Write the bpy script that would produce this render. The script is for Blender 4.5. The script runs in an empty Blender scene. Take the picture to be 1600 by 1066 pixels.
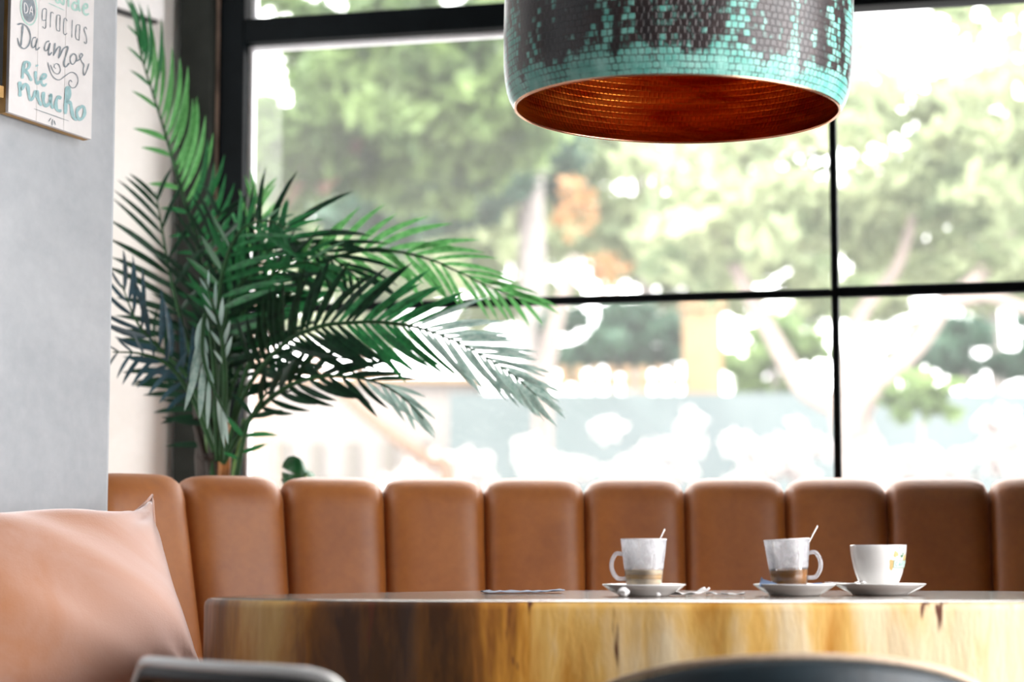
import bpy, bmesh, math, random
import numpy as np
from mathutils import Vector, Matrix, noise as mnoise

# ------------------------------------------------------------------ camera
F = 3300.0                      # focal length in pixels of a 1600 x 1066 frame
CAM_H = 0.81
TANP = 337.0 / F                # eye level lies at row 870
PITCH = math.atan(TANP)
scene = bpy.context.scene
C = scene.collection
cam_d = bpy.data.cameras.new('camera')
cam_d.sensor_width = 36.0
cam_d.lens = F / 1600.0 * 36.0
cam_d.clip_start = 0.05
cam_d.clip_end = 300
cam_d.dof.use_dof = True
cam_d.dof.focus_distance = 3.70
cam_d.dof.aperture_fstop = 2.6
cam = bpy.data.objects.new('camera', cam_d)
C.objects.link(cam)
cam.location = (0, 0, CAM_H)
cam.rotation_euler = (math.pi / 2 + PITCH, 0, 0)
scene.camera = cam

# ------------------------------------------------------------------ world, sun, exposure
SKY = 2.2
SUN = 0.9
world = bpy.data.worlds.new('world')
scene.world = world
world.use_nodes = True
bg = world.node_tree.nodes['Background']
bg.inputs[0].default_value = (1.0, 0.975, 0.972, 1)
bg.inputs[1].default_value = SKY
sun_d = bpy.data.lights.new('sun', 'SUN')
sun_d.energy = SUN
sun_d.angle = 0.02
sun_d.color = (1.0, 0.95, 0.86)
sun = bpy.data.objects.new('sun', sun_d)
C.objects.link(sun)
sun.rotation_euler = Vector((0.62, 0.55, -0.85)).to_track_quat('-Z', 'Y').to_euler()
vs = scene.view_settings
vs.view_transform = 'Standard'
vs.look = 'None'
vs.exposure = 2.4
vs.gamma = 1.0
vs.use_curve_mapping = False

R = random.Random(7)

# ------------------------------------------------------------------ pixel -> place helpers
def ray(px, py):
    x = (px - 800.0) / F
    y = -(py - 533.0) / F
    c, s = math.cos(PITCH), math.sin(PITCH)
    return Vector((x, c - y * s, s + y * c))
def P(px, py, d):
    r = ray(px, py)
    return Vector((0, 0, CAM_H)) + r * (d / r.y)
def on_plane(px, py, o, n):
    r = ray(px, py)
    c0 = Vector((0, 0, CAM_H))
    return c0 + r * ((o - c0).dot(n) / r.dot(n))

# ------------------------------------------------------------------ material helpers
class NT:
    def __init__(self, name):
        self.m = bpy.data.materials.new(name)
        self.m.use_nodes = True
        self.t = self.m.node_tree
        self.t.nodes.clear()
        self.out = self.t.nodes.new('ShaderNodeOutputMaterial')
    def n(self, typ, **kw):
        nd = self.t.nodes.new(typ)
        for k, v in kw.items():
            if k.startswith('i_'):
                key = k[2:]
                key = int(key) if key.isdigit() else key.replace('_', ' ')
                if hasattr(v, 'is_output') or isinstance(v, bpy.types.NodeSocket):
                    self.t.links.new(v, nd.inputs[key])
                else:
                    nd.inputs[key].default_value = v
            else:
                setattr(nd, k, v)
        return nd
    def link(self, a, b): self.t.links.new(a, b)
    def coord(self, which='Object', scale=(1, 1, 1), loc=(0, 0, 0)):
        tc = self.n('ShaderNodeTexCoord')
        mp = self.n('ShaderNodeMapping')
        mp.inputs['Scale'].default_value = scale
        mp.inputs['Location'].default_value = loc
        self.link(tc.outputs[which], mp.inputs['Vector'])
        return mp.outputs[0]
    def noise(self, vec, scale, detail=4, rough=0.55, dist=0.0):
        nd = self.n('ShaderNodeTexNoise')
        nd.inputs['Scale'].default_value = scale
        nd.inputs['Detail'].default_value = detail
        nd.inputs['Roughness'].default_value = rough
        nd.inputs['Distortion'].default_value = dist
        self.link(vec, nd.inputs['Vector'])
        return nd.outputs['Fac']
    def ramp(self, fac, stops):
        nd = self.n('ShaderNodeValToRGB')
        el = nd.color_ramp.elements
        el[0].position, el[0].color = stops[0][0], (*stops[0][1], 1)
        el[1].position, el[1].color = stops[-1][0], (*stops[-1][1], 1)
        for p, c in stops[1:-1]:
            e = el.new(p); e.color = (*c, 1)
        self.link(fac, nd.inputs[0])
        return nd.outputs[0]
    def mix(self, fac, a, b, blend='MIX'):
        nd = self.n('ShaderNodeMix', data_type='RGBA', blend_type=blend)
        for s, v in ((nd.inputs[0], fac), (nd.inputs[6], a), (nd.inputs[7], b)):
            if isinstance(v, bpy.types.NodeSocket): self.link(v, s)
            elif isinstance(v, (int, float)): s.default_value = v
            else: s.default_value = (*v, 1)
        return nd.outputs[2]
    def math(self, op, a, b=None, clamp=False):
        nd = self.n('ShaderNodeMath', operation=op, use_clamp=clamp)
        for i, v in enumerate((a, b)):
            if v is None: continue
            if isinstance(v, bpy.types.NodeSocket): self.link(v, nd.inputs[i])
            else: nd.inputs[i].default_value = v
        return nd.outputs[0]
    def bump(self, h, strength=0.3, dist=0.01):
        nd = self.n('ShaderNodeBump')
        nd.inputs['Strength'].default_value = strength
        nd.inputs['Distance'].default_value = dist
        self.link(h, nd.inputs['Height'])
        return nd.outputs[0]
    def bsdf(self, color, rough=0.5, metal=0.0, spec=0.5, normal=None, sheen=0.0, sheen_tint=(1, 1, 1), coat=0.0, coat_rough=0.1, sub=None, trans=0.0):
        b = self.n('ShaderNodeBsdfPrincipled')
        def put(k, v):
            if isinstance(v, bpy.types.NodeSocket): self.link(v, b.inputs[k])
            elif isinstance(v, tuple) and len(v) == 3: b.inputs[k].default_value = (*v, 1)
            else: b.inputs[k].default_value = v
        put('Base Color', color); put('Roughness', rough); put('Metallic', metal)
        put('Specular IOR Level', spec)
        if sheen: put('Sheen Weight', sheen); put('Sheen Tint', sheen_tint); put('Sheen Roughness', 0.4)
        if coat: put('Coat Weight', coat); put('Coat Roughness', coat_rough)
        if trans: put('Transmission Weight', trans)
        if normal is not None: put('Normal', normal)
        self.link(b.outputs[0], self.out.inputs[0])
        return b
def simple(name, color, rough=0.5, metal=0.0, spec=0.5, var=0.12, scale=20, bump=0.0, sheen=0.0, coat=0.0, bdist=0.004):
    m = NT(name)
    v = m.coord('Object')
    f = m.noise(v, scale, 5)
    lo = tuple(max(0, c * (1 - var)) for c in color); hi = tuple(min(1, c * (1 + var)) for c in color)
    col = m.ramp(f, [(0.3, lo), (0.7, hi)])
    nb = m.bump(m.noise(v, scale * 4, 3), bump, bdist) if bump else None
    m.bsdf(col, rough, metal, spec, nb, sheen=sheen, coat=coat)
    return m.m

MAT = {}
def plaster(name, c1, c2, rough=0.75):
    m = NT(name)
    v = m.coord('Object')
    big = m.noise(v, 2.2, 6, 0.62, 0.6)
    fine = m.noise(v, 45, 4)
    f = m.math('ADD', m.math('MULTIPLY', big, 0.8), m.math('MULTIPLY', fine, 0.2))
    col = m.ramp(f, [(0.33, c1), (0.66, c2)])
    m.bsdf(col, rough, 0, 0.3, m.bump(f, 0.12, 0.01))
    return m.m
MAT['wall_grey'] = plaster('micro_cement_grey', (0.40, 0.43, 0.46), (0.56, 0.585, 0.61))
MAT['wall_white'] = plaster('warm_white_plaster', (0.66, 0.63, 0.59), (0.76, 0.73, 0.70))
MAT['ceiling'] = plaster('ceiling_paint', (0.16, 0.16, 0.16), (0.20, 0.20, 0.20))
MAT['floor'] = plaster('floor_concrete', (0.10, 0.085, 0.075), (0.15, 0.13, 0.115), 0.5)
MAT['column_dark'] = simple('dark_column_paint', (0.020, 0.022, 0.019), 0.8, spec=0.1, var=0.4, scale=7, bump=0.1)
MAT['frame_black'] = simple('black_steel_paint', (0.0028, 0.0045, 0.0055), 0.5, spec=0.06, var=0.25, scale=15)
MAT['trim_brown'] = simple('lit_edge_brown', (0.30, 0.21, 0.16), 0.7, var=0.6, scale=9)
MAT['bead'] = simple('pale_glazing_seal', (0.72, 0.72, 0.74), 0.4, var=0.05)

def leather():
    m = NT('tan_leather')
    v = m.coord('Object')
    big = m.noise(v, 5.0, 5, 0.6, 0.4)
    grain = m.n('ShaderNodeTexVoronoi'); grain.inputs['Scale'].default_value = 420
    m.link(v, grain.inputs['Vector'])
    fine = m.noise(v, 60, 4)
    f = m.math('ADD', m.math('MULTIPLY', big, 0.75), m.math('MULTIPLY', fine, 0.25))
    col = m.ramp(f, [(0.3, (0.28, 0.080, 0.010)), (0.55, (0.38, 0.122, 0.016)), (0.75, (0.46, 0.165, 0.026))])
    h = m.math('ADD', m.math('MULTIPLY', grain.outputs[0], 0.5), fine)
    m.bsdf(col, 0.50, 0, 0.8, m.bump(h, 0.10, 0.002), sheen=0.18, sheen_tint=(1.0, 0.86, 0.80))
    return m.m
MAT['leather'] = leather()

def cushion_fabric():
    m = NT('dusty_pink_suede')
    v = m.coord('Object')
    big = m.noise(v, 3.2, 5, 0.6, 0.8)
    fine = m.noise(v, 320, 3)
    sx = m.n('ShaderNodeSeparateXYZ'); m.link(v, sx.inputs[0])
    g = m.math('ADD', m.math('MULTIPLY', sx.outputs[0], 1.1), m.math('MULTIPLY', m.math('SUBTRACT', big, 0.5), 1.3))  # side light put into the colour: orange left, paler pink right
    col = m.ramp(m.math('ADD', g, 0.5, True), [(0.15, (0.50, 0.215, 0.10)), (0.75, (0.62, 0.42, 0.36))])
    m.bsdf(col, 0.8, 0, 0.25, m.bump(fine, 0.25, 0.002), sheen=1.0, sheen_tint=(1.0, 0.9, 0.9))
    return m.m
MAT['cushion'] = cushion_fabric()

def live_edge():
    m = NT('live_edge_wood_side')
    v = m.coord('Object', (1, 1, 0.22))
    a = m.noise(v, 4.2, 5, 0.6, 0.6)
    b = m.noise(v, 16, 5, 0.65, 0.4)
    f = m.math('ADD', m.math('MULTIPLY', a, 0.74), m.math('MULTIPLY', b, 0.26))
    tc = m.n('ShaderNodeTexCoord'); sx = m.n('ShaderNodeSeparateXYZ')
    m.link(tc.outputs['Object'], sx.inputs[0])
    # darker towards the left end of the trunk, paler towards the right
    g = m.n('ShaderNodeMapRange'); g.inputs['From Min'].default_value = -0.5; g.inputs['From Max'].default_value = 0.8
    g.inputs['To Min'].default_value = -0.11; g.inputs['To Max'].default_value = 0.17
    m.link(sx.outputs[0], g.inputs['Value'])
    f2 = m.math('ADD', f, g.outputs[0])
    col = m.ramp(f2, [(0.35, (0.060, 0.020, 0.004)), (0.44, (0.24, 0.085, 0.010)), (0.50, (0.52, 0.23, 0.028)),
                      (0.57, (0.70, 0.42, 0.115)), (0.66, (0.78, 0.62, 0.39))])
    v2 = m.coord('Object', (1, 1, 0.16), (3, 1, 0))
    crack = m.noise(v2, 30, 3, 0.5, 0.2)
    cm = m.ramp(crack, [(0.645, (0, 0, 0)), (0.675, (1, 1, 1))])
    col = m.mix(cm, col, (0.10, 0.025, 0.008))
    m.bsdf(col, 0.42, 0, 0.5, m.bump(m.math('ADD', f, m.math('MULTIPLY', b, 0.5)), 0.25, 0.02), coat=0.25, coat_rough=0.25)
    return m.m
MAT['wood_side'] = live_edge()
def wood_top():
    m = NT('sealed_wood_top')
    v = m.coord('Object', (1.0, 6.0, 1))
    f = m.noise(v, 3.0, 6, 0.6, 0.8)
    col = m.ramp(f, [(0.3, (0.05, 0.028, 0.016)), (0.7, (0.13, 0.075, 0.04))])
    m.bsdf(col, 0.22, 0, 0.5, m.bump(m.noise(v, 30, 4), 0.08, 0.002), coat=0.6, coat_rough=0.12)
    return m.m
MAT['wood_top'] = wood_top()

def patina():
    m = NT('hammered_verdigris_copper')
    tc = m.n('ShaderNodeTexCoord')
    mp = m.n('ShaderNodeMapping'); m.link(tc.outputs['UV'], mp.inputs['Vector'])
    uv = mp.outputs[0]
    warp = m.n('ShaderNodeTexNoise'); warp.inputs['Scale'].default_value = 60; warp.inputs['Detail'].default_value = 2
    m.link(uv, warp.inputs['Vector'])
    wv = m.n('ShaderNodeVectorMath', operation='MULTIPLY_ADD')
    m.link(warp.outputs['Color'], wv.inputs[0]); wv.inputs[1].default_value = (0.006, 0.004, 0); m.link(uv, wv.inputs[2])
    br = m.n('ShaderNodeTexBrick', offset=0.35, offset_frequency=2)
    br.inputs['Scale'].default_value = 1.0
    br.inputs['Brick Width'].default_value = 0.0105; br.inputs['Row Height'].default_value = 0.0105
    br.inputs['Mortar Size'].default_value = 0.0013; br.inputs['Mortar Smooth'].default_value = 0.9
    m.link(wv.outputs[0], br.inputs['Vector'])
    br.inputs['Color1'].default_value = (0, 0, 0, 1); br.inputs['Color2'].default_value = (1, 1, 1, 1); br.inputs['Mortar'].default_value = (0, 0, 0, 1)
    rndc = m.n('ShaderNodeSeparateColor'); m.link(br.outputs['Color'], rndc.inputs[0])
    cell = m.math('SUBTRACT', 1.0, br.outputs['Fac'])
    sep = m.n('ShaderNodeSeparateXYZ'); m.link(uv, sep.inputs[0])
    # vertical drip mask
    mp2 = m.n('ShaderNodeMapping'); mp2.inputs['Scale'].default_value = (20, 4.5, 1); m.link(uv, mp2.inputs['Vector'])
    drip = m.noise(mp2.outputs[0], 1.0, 6, 0.65, 0.5)
    mp3 = m.n('ShaderNodeMapping'); mp3.inputs['Scale'].default_value = (70, 70, 1); m.link(uv, mp3.inputs['Vector'])
    speck = m.noise(mp3.outputs[0], 1.0, 5, 0.7)
    # solid verdigris band by the rim
    band = m.n('ShaderNodeMapRange'); band.inputs['From Min'].default_value = 0.016; band.inputs['From Max'].default_value = 0.046
    band.inputs['To Min'].default_value = 0.50; band.inputs['To Max'].default_value = 0.0
    m.link(sep.outputs[1], band.inputs['Value'])
    s = m.math('ADD', m.math('ADD', m.math('MULTIPLY', cell, 0.34), m.math('MULTIPLY', rndc.outputs[0], 0.30)), m.math('MULTIPLY', m.math('SUBTRACT', drip, 0.5), 1.9))
    s = m.math('ADD', s, m.math('MULTIPLY', speck, 0.40))
    s = m.math('ADD', s, -0.12)
    s = m.math('ADD', s, band.outputs[0])
    mask = m.ramp(s, [(0.60, (0, 0, 0)), (0.76, (1, 1, 1))])
    teal = m.ramp(m.noise(mp3.outputs[0], 0.4, 4), [(0.3, (0.06, 0.34, 0.28)), (0.7, (0.28, 0.58, 0.51))])
    dark = m.ramp(drip, [(0.3, (0.010, 0.011, 0.013)), (0.7, (0.045, 0.026, 0.024))])
    col = m.mix(mask, dark, teal)
    rough = m.math('ADD', m.math('MULTIPLY', mask, 0.22), 0.36)
    h = m.math('ADD', m.math('MULTIPLY', cell, 1.0), m.math('MULTIPLY', speck, 0.35))
    m.bsdf(col, rough, 0.0, 0.4, m.bump(h, 0.5, 0.003), coat=0.3, coat_rough=0.28)
    return m.m
MAT['patina'] = patina()
def copper_in():
    m = NT('hammered_bright_copper')
    tc = m.n('ShaderNodeTexCoord'); uv = tc.outputs['UV']
    br = m.n('ShaderNodeTexBrick', offset=0.5)
    br.inputs['Scale'].default_value = 1.0
    br.inputs['Brick Width'].default_value = 0.008; br.inputs['Row Height'].default_value = 0.0105
    br.inputs['Mortar Size'].default_value = 0.0025; br.inputs['Mortar Smooth'].default_value = 1.0
    m.link(uv, br.inputs['Vector'])
    mp2 = m.n('ShaderNodeMapping'); mp2.inputs['Scale'].default_value = (7, 30, 1); m.link(uv, mp2.inputs['Vector'])
    st = m.noise(mp2.outputs[0], 1.0, 5, 0.6, 0.5)
    col = m.ramp(st, [(0.35, (0.45, 0.06, 0.005)), (0.65, (1.0, 0.36, 0.05))])
    h = m.math('ADD', m.math('MULTIPLY', br.outputs['Fac'], 0.25), st)
    m.bsdf(col, 0.30, 1.0, 0.5, m.bump(h, 0.40, 0.004))
    return m.m
MAT['copper_in'] = copper_in()
MAT['copper_rim'] = simple('polished_copper_rim', (0.85, 0.45, 0.28), 0.25, 1.0, var=0.1)

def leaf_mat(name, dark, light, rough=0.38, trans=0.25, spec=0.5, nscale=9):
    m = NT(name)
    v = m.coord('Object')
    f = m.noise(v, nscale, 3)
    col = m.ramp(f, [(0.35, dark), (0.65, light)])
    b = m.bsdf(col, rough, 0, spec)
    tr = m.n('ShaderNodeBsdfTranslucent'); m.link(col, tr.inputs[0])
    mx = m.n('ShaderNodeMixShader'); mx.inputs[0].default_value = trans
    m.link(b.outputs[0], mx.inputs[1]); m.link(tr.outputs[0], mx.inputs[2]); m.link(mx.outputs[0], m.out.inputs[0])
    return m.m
MAT['palm_dark'] = leaf_mat('palm_leaf_dark', (0.002, 0.013, 0.006), (0.006, 0.034, 0.013), 0.36, 0.12, 0.32)  # backlit leaflets, their shade put into the darker green
MAT['palm_mid'] = leaf_mat('palm_leaf_mid', (0.008, 0.075, 0.024), (0.022, 0.155, 0.045), 0.36, 0.3)  # front-lit version of the leaf, light put into the green
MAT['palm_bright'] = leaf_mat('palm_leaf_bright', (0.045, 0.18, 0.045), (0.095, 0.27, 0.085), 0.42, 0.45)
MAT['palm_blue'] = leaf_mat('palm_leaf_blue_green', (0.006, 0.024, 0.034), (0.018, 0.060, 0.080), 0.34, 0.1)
MAT['palm_pale'] = leaf_mat('palm_leaf_silver_glint', (0.22, 0.34, 0.30), (0.40, 0.51, 0.46), 0.36, 0.25)  # pale silver leaflets, with reflected light put into the colour
MAT['palm_rachis'] = simple('palm_rachis_dark_green', (0.014, 0.05, 0.016), 0.7, spec=0.2, var=0.4, scale=14)
MAT['palm_stem'] = simple('palm_stem_green', (0.09, 0.19, 0.045), 0.45, var=0.4, scale=14)
MAT['palm_sheath'] = simple('palm_sheath_fibre', (0.24, 0.10, 0.025), 0.75, var=0.6, scale=18, bump=0.4)
MAT['bark_dark'] = simple('palm_trunk_dark', (0.02, 0.014, 0.01), 0.85, var=0.5, scale=25, bump=0.5)
MAT['pot'] = simple('charcoal_planter', (0.05, 0.05, 0.055), 0.7, bump=0.1)
MAT['soil'] = simple('potting_soil', (0.03, 0.02, 0.014), 0.95, var=0.5, scale=60, bump=0.6)

MAT['sign_white'] = simple('whitewashed_board', (0.80, 0.775, 0.765), 0.6, var=0.04, scale=30)
MAT['sign_wood'] = simple('golden_pine_edge', (0.50, 0.29, 0.09), 0.55, var=0.25, scale=12)
MAT['ink_grey'] = simple('grey_paint', (0.24, 0.28, 0.31), 0.7, var=0.25, scale=90)
MAT['ink_teal'] = simple('teal_paint', (0.32, 0.52, 0.54), 0.7, var=0.15, scale=90)
MAT['ink_mint'] = simple('mint_paint', (0.46, 0.70, 0.63), 0.7, var=0.12, scale=90)
MAT['ink_white'] = simple('white_paint', (0.82, 0.80, 0.80), 0.7, var=0.03)
MAT['chalk_black'] = simple('black_board', (0.006, 0.006, 0.007), 0.6, var=0.3)

MAT['porcelain'] = simple('white_porcelain', (0.80, 0.79, 0.77), 0.16, var=0.03, scale=6, coat=0.3)
MAT['steel'] = simple('spoon_steel', (0.78, 0.77, 0.77), 0.22, 1.0, var=0.05)
MAT['paper'] = simple('white_paper', (0.82, 0.80, 0.79), 0.8, var=0.06, scale=60)
MAT['paper_blue'] = simple('blue_paper', (0.22, 0.30, 0.46), 0.7, var=0.25, scale=40)
MAT['napkin'] = simple('grey_blue_napkin', (0.20, 0.23, 0.30), 0.8, var=0.2, scale=50)
MAT['print_beige'] = simple('beige_print', (0.56, 0.40, 0.16), 0.4, var=0.15, scale=150)
MAT['print_green'] = simple('green_print', (0.10, 0.24, 0.13), 0.4, var=0.1)
MAT['print_mint'] = simple('mint_print', (0.16, 0.36, 0.30), 0.4, var=0.1)
MAT['print_ground'] = simple('pale_print', (0.58, 0.72, 0.66), 0.4, var=0.04)

def mug_glass(name, film):
    m = NT(name)
    v = m.coord('Object', (1, 1, 0.5))
    f = m.noise(v, 55, 5, 0.7, 1.2)
    amt = m.ramp(f, [(0.30, (film * 0.45,) * 3), (0.70, (film,) * 3)])
    g = m.n('ShaderNodeBsdfGlass'); g.inputs['IOR'].default_value = 1.18; g.inputs['Roughness'].default_value = 0.02
    t = m.n('ShaderNodeBsdfTransparent')
    gl = m.n('ShaderNodeBsdfGlossy'); gl.inputs['Roughness'].default_value = 0.05
    lw = m.n('ShaderNodeFresnel'); lw.inputs[0].default_value = 1.5
    mx0 = m.n('ShaderNodeMixShader'); m.link(lw.outputs[0], mx0.inputs[0]); m.link(t.outputs[0], mx0.inputs[1]); m.link(gl.outputs[0], mx0.inputs[2])
    d = m.n('ShaderNodeBsdfDiffuse'); d.inputs[0].default_value = (0.78, 0.78, 0.80, 1)
    tr = m.n('ShaderNodeBsdfTranslucent'); tr.inputs[0].default_value = (0.80, 0.80, 0.84, 1)
    mx1 = m.n('ShaderNodeMixShader'); mx1.inputs[0].default_value = 0.55; m.link(d.outputs[0], mx1.inputs[1]); m.link(tr.outputs[0], mx1.inputs[2])
    mx2 = m.n('ShaderNodeMixShader'); m.link(amt, mx2.inputs[0]); m.link(mx0.outputs[0], mx2.inputs[1]); m.link(mx1.outputs[0], mx2.inputs[2])
    m.link(mx2.outputs[0], m.out.inputs[0])
    return m.m
MAT['mug_film'] = mug_glass('milk_filmed_glass', 0.50)
MAT['mug_clear'] = mug_glass('clear_glass', 0.18)
MAT['coffee'] = simple('milky_coffee', (0.36, 0.15, 0.03), 0.25, var=0.2, scale=60)
MAT['coffee_pale'] = simple('pale_coffee_foam', (0.72, 0.58, 0.38), 0.6, var=0.08, scale=80)
MAT['coffee_tan'] = simple('tan_coffee_layer', (0.62, 0.38, 0.13), 0.4, var=0.12, scale=60)

def pane_glass():
    m = NT('veiled_window_glass')
    v = m.coord('Object')
    f = m.noise(v, 1.3, 5, 0.6, 0.6)
    amt = m.ramp(f, [(0.3, (0.026,) * 3), (0.7, (0.046,) * 3)])  # glare veil over the view, put in as a translucent film
    t = m.n('ShaderNodeBsdfTransparent'); t.inputs[0].default_value = (0.97, 0.985, 0.98, 1)
    gl = m.n('ShaderNodeBsdfGlossy'); gl.inputs['Roughness'].default_value = 0.0
    fr = m.n('ShaderNodeFresnel'); fr.inputs[0].default_value = 1.45
    mx = m.n('ShaderNodeMixShader'); m.link(fr.outputs[0], mx.inputs[0]); m.link(t.outputs[0], mx.inputs[1]); m.link(gl.outputs[0], mx.inputs[2])
    tr = m.n('ShaderNodeBsdfTranslucent'); tr.inputs[0].default_value = (0.93, 0.93, 0.92, 1)
    mx2 = m.n('ShaderNodeMixShader'); m.link(amt, mx2.inputs[0]); m.link(mx.outputs[0], mx2.inputs[1]); m.link(tr.outputs[0], mx2.inputs[2])
    m.link(mx2.outputs[0], m.out.inputs[0])
    return m.m
MAT['pane'] = pane_glass()

MAT['chair_black'] = simple('black_lacquer', (0.004, 0.0035, 0.004), 0.4, spec=0.3, var=0.2)
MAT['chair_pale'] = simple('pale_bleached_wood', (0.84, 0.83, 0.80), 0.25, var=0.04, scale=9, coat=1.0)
MAT['cane'] = simple('woven_cane', (0.26, 0.17, 0.06), 0.7, var=0.4, scale=120, bump=0.5)
MAT['navy'] = simple('navy_fabric', (0.003, 0.013, 0.020), 0.5, var=0.3, scale=40, bump=0.15, sheen=0.05)
MAT['piping'] = simple('beige_piping', (0.58, 0.44, 0.32), 0.7, var=0.2, scale=200, bump=0.3)

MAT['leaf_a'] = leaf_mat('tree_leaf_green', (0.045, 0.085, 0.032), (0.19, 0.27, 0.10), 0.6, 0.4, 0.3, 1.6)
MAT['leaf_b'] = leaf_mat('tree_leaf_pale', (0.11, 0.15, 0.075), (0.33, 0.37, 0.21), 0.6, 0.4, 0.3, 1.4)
MAT['leaf_c'] = leaf_mat('tree_leaf_deep', (0.017, 0.05, 0.033), (0.039, 0.088, 0.05), 0.6, 0.3, 0.3)
MAT['leaf_d'] = leaf_mat('tree_leaf_rust', (0.216, 0.102, 0.036), (0.3, 0.168, 0.066), 0.6, 0.3, 0.3)
MAT['bark_pale'] = simple('pale_bark', (0.22, 0.175, 0.155), 0.8, var=0.15, scale=6, bump=0.3)
MAT['bark_brown'] = simple('tan_bark', (0.17, 0.105, 0.07), 0.85, var=0.2, scale=6, bump=0.3)
MAT['bark_grey'] = simple('grey_bark', (0.18, 0.16, 0.15), 0.85, var=0.2, scale=6, bump=0.3)
MAT['out_wall'] = plaster('blue_grey_render', (0.082, 0.105, 0.107), (0.098, 0.120, 0.122))
MAT['out_white'] = plaster('white_render', (0.17, 0.150, 0.138), (0.195, 0.175, 0.162))
MAT['out_beige'] = plaster('sand_stone', (0.20, 0.125, 0.06), (0.24, 0.155, 0.085))
MAT['out_shutter'] = simple('grey_beige_shutter', (0.10, 0.09, 0.075), 0.7)
MAT['fence_wood'] = simple('pine_picket', (0.18, 0.11, 0.055), 0.7, var=0.2, scale=10)
MAT['blossom'] = leaf_mat('white_blossom', (0.52, 0.48, 0.47), (0.66, 0.62, 0.61), 0.7, 0.35, 0.2)
MAT['ground'] = plaster('pale_paving', (0.12, 0.115, 0.11), (0.15, 0.145, 0.14))

# ------------------------------------------------------------------ object helpers
def mesh(name, verts, faces, mats, smooth=True, midx=None, uvs=None):
    me = bpy.data.meshes.new(name)
    me.from_pydata([tuple(v) for v in verts], [], [tuple(f) for f in faces])
    for m in (mats if isinstance(mats, (list, tuple)) else [mats]):
        me.materials.append(MAT[m] if isinstance(m, str) else m)
    if smooth:
        me.polygons.foreach_set('use_smooth', [True] * len(me.polygons))
    if midx is not None:
        me.polygons.foreach_set('material_index', midx)
    if uvs is not None:
        uvl = me.uv_layers.new(name='UVMap')
        for l in me.loops:
            uvl.data[l.index].uv = uvs[l.vertex_index]
    me.update()
    return me
def link(name, me, parent=None):
    o = bpy.data.objects.new(name, me)
    C.objects.link(o)
    if parent is not None: o.parent = parent
    return o
def obj(name, verts, faces, mat, parent=None, smooth=True, **kw):
    return link(name, mesh(name, verts, faces, mat, smooth, **kw), parent)
def empty(name, loc=(0, 0, 0), rz=0.0):
    o = bpy.data.objects.new(name, None)
    o.empty_display_size = 0.1
    C.objects.link(o)
    o.location = loc
    o.rotation_euler = (0, 0, rz)
    return o
def tag(o, label, cat, group=None):
    o['label'] = label; o['category'] = cat
    if group: o['group'] = group
    return o
def struct(o, label=None):
    o['kind'] = 'structure'
    if label: o['label'] = label
    return o
def local(o, pts):
    """world points -> coordinates of an unscaled empty o (location + z turn)"""
    M = (Matrix.Translation(o.location) @ Matrix.Rotation(o.rotation_euler.z, 4, 'Z')).inverted()
    return [M @ Vector(p) for p in pts]

def box(x0, x1, y0, y1, z0, z1):
    v = [(x0, y0, z0), (x1, y0, z0), (x1, y1, z0), (x0, y1, z0), (x0, y0, z1), (x1, y0, z1), (x1, y1, z1), (x0, y1, z1)]
    f = [(0, 3, 2, 1), (4, 5, 6, 7), (0, 1, 5, 4), (1, 2, 6, 5), (2, 3, 7, 6), (3, 0, 4, 7)]
    return v, f
def prism(poly, z0, z1):
    n = len(poly)
    v = [(p[0], p[1], z0) for p in poly] + [(p[0], p[1], z1) for p in poly]
    f = [tuple(range(n))[::-1], tuple(range(n, 2 * n))] + [(i, (i + 1) % n, n + (i + 1) % n, n + i) for i in range(n)]
    return v, f
def bevel(o, w=0.004, seg=2):
    m = o.modifiers.new('bevel', 'BEVEL'); m.width = w; m.segments = seg; m.limit_method = 'ANGLE'
    return o
def join(*parts):
    V, Fc = [], []
    for v, f in parts:
        k = len(V); V += list(v); Fc += [tuple(i + k for i in q) for q in f]
    return V, Fc
def catmull(pts, n=6, closed=False):
    pts = [Vector(p) for p in pts]
    out = []
    m = len(pts)
    for i in range(m if closed else m - 1):
        if closed: a, b, c, d = pts[i - 1], pts[i], pts[(i + 1) % m], pts[(i + 2) % m]
        else:
            b, c = pts[i], pts[i + 1]
            a = pts[i - 1] if i else b * 2 - c
            d = pts[i + 2] if i + 2 < m else c * 2 - b
        for k in range(n):
            t = k / n
            out.append(0.5 * ((2 * b) + (c - a) * t + (2 * a - 5 * b + 4 * c - d) * t * t + (3 * b - a - 3 * c + d) * t ** 3))
    if not closed: out.append(pts[-1].copy())
    return out
def tube(path, rad, seg=8, caps=True):
    path = [Vector(p) for p in path]
    n = len(path)
    rads = rad if isinstance(rad, (list, tuple)) else [rad] * n
    V, Fc = [], []
    up = None
    for i, p in enumerate(path):
        t = (path[min(i + 1, n - 1)] - path[max(i - 1, 0)]).normalized()
        if up is None:
            up = Vector((0, 0, 1)) if abs(t.z) < 0.9 else Vector((1, 0, 0))
        s = t.cross(up)
        if s.length < 1e-6: s = t.cross(Vector((0.3, 1, 0.2)))
        s.normalize(); up = s.cross(t).normalized()
        for k in range(seg):
            a = 2 * math.pi * k / seg
            V.append(p + (s * math.cos(a) + up * math.sin(a)) * rads[i])
    for i in range(n - 1):
        for k in range(seg):
            k2 = (k + 1) % seg
            Fc.append((i * seg + k, (i + 1) * seg + k, (i + 1) * seg + k2, i * seg + k2))
    if caps:
        Fc.append(tuple(range(seg)))
        Fc.append(tuple(range((n - 1) * seg, n * seg))[::-1])
    return V, Fc
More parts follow.
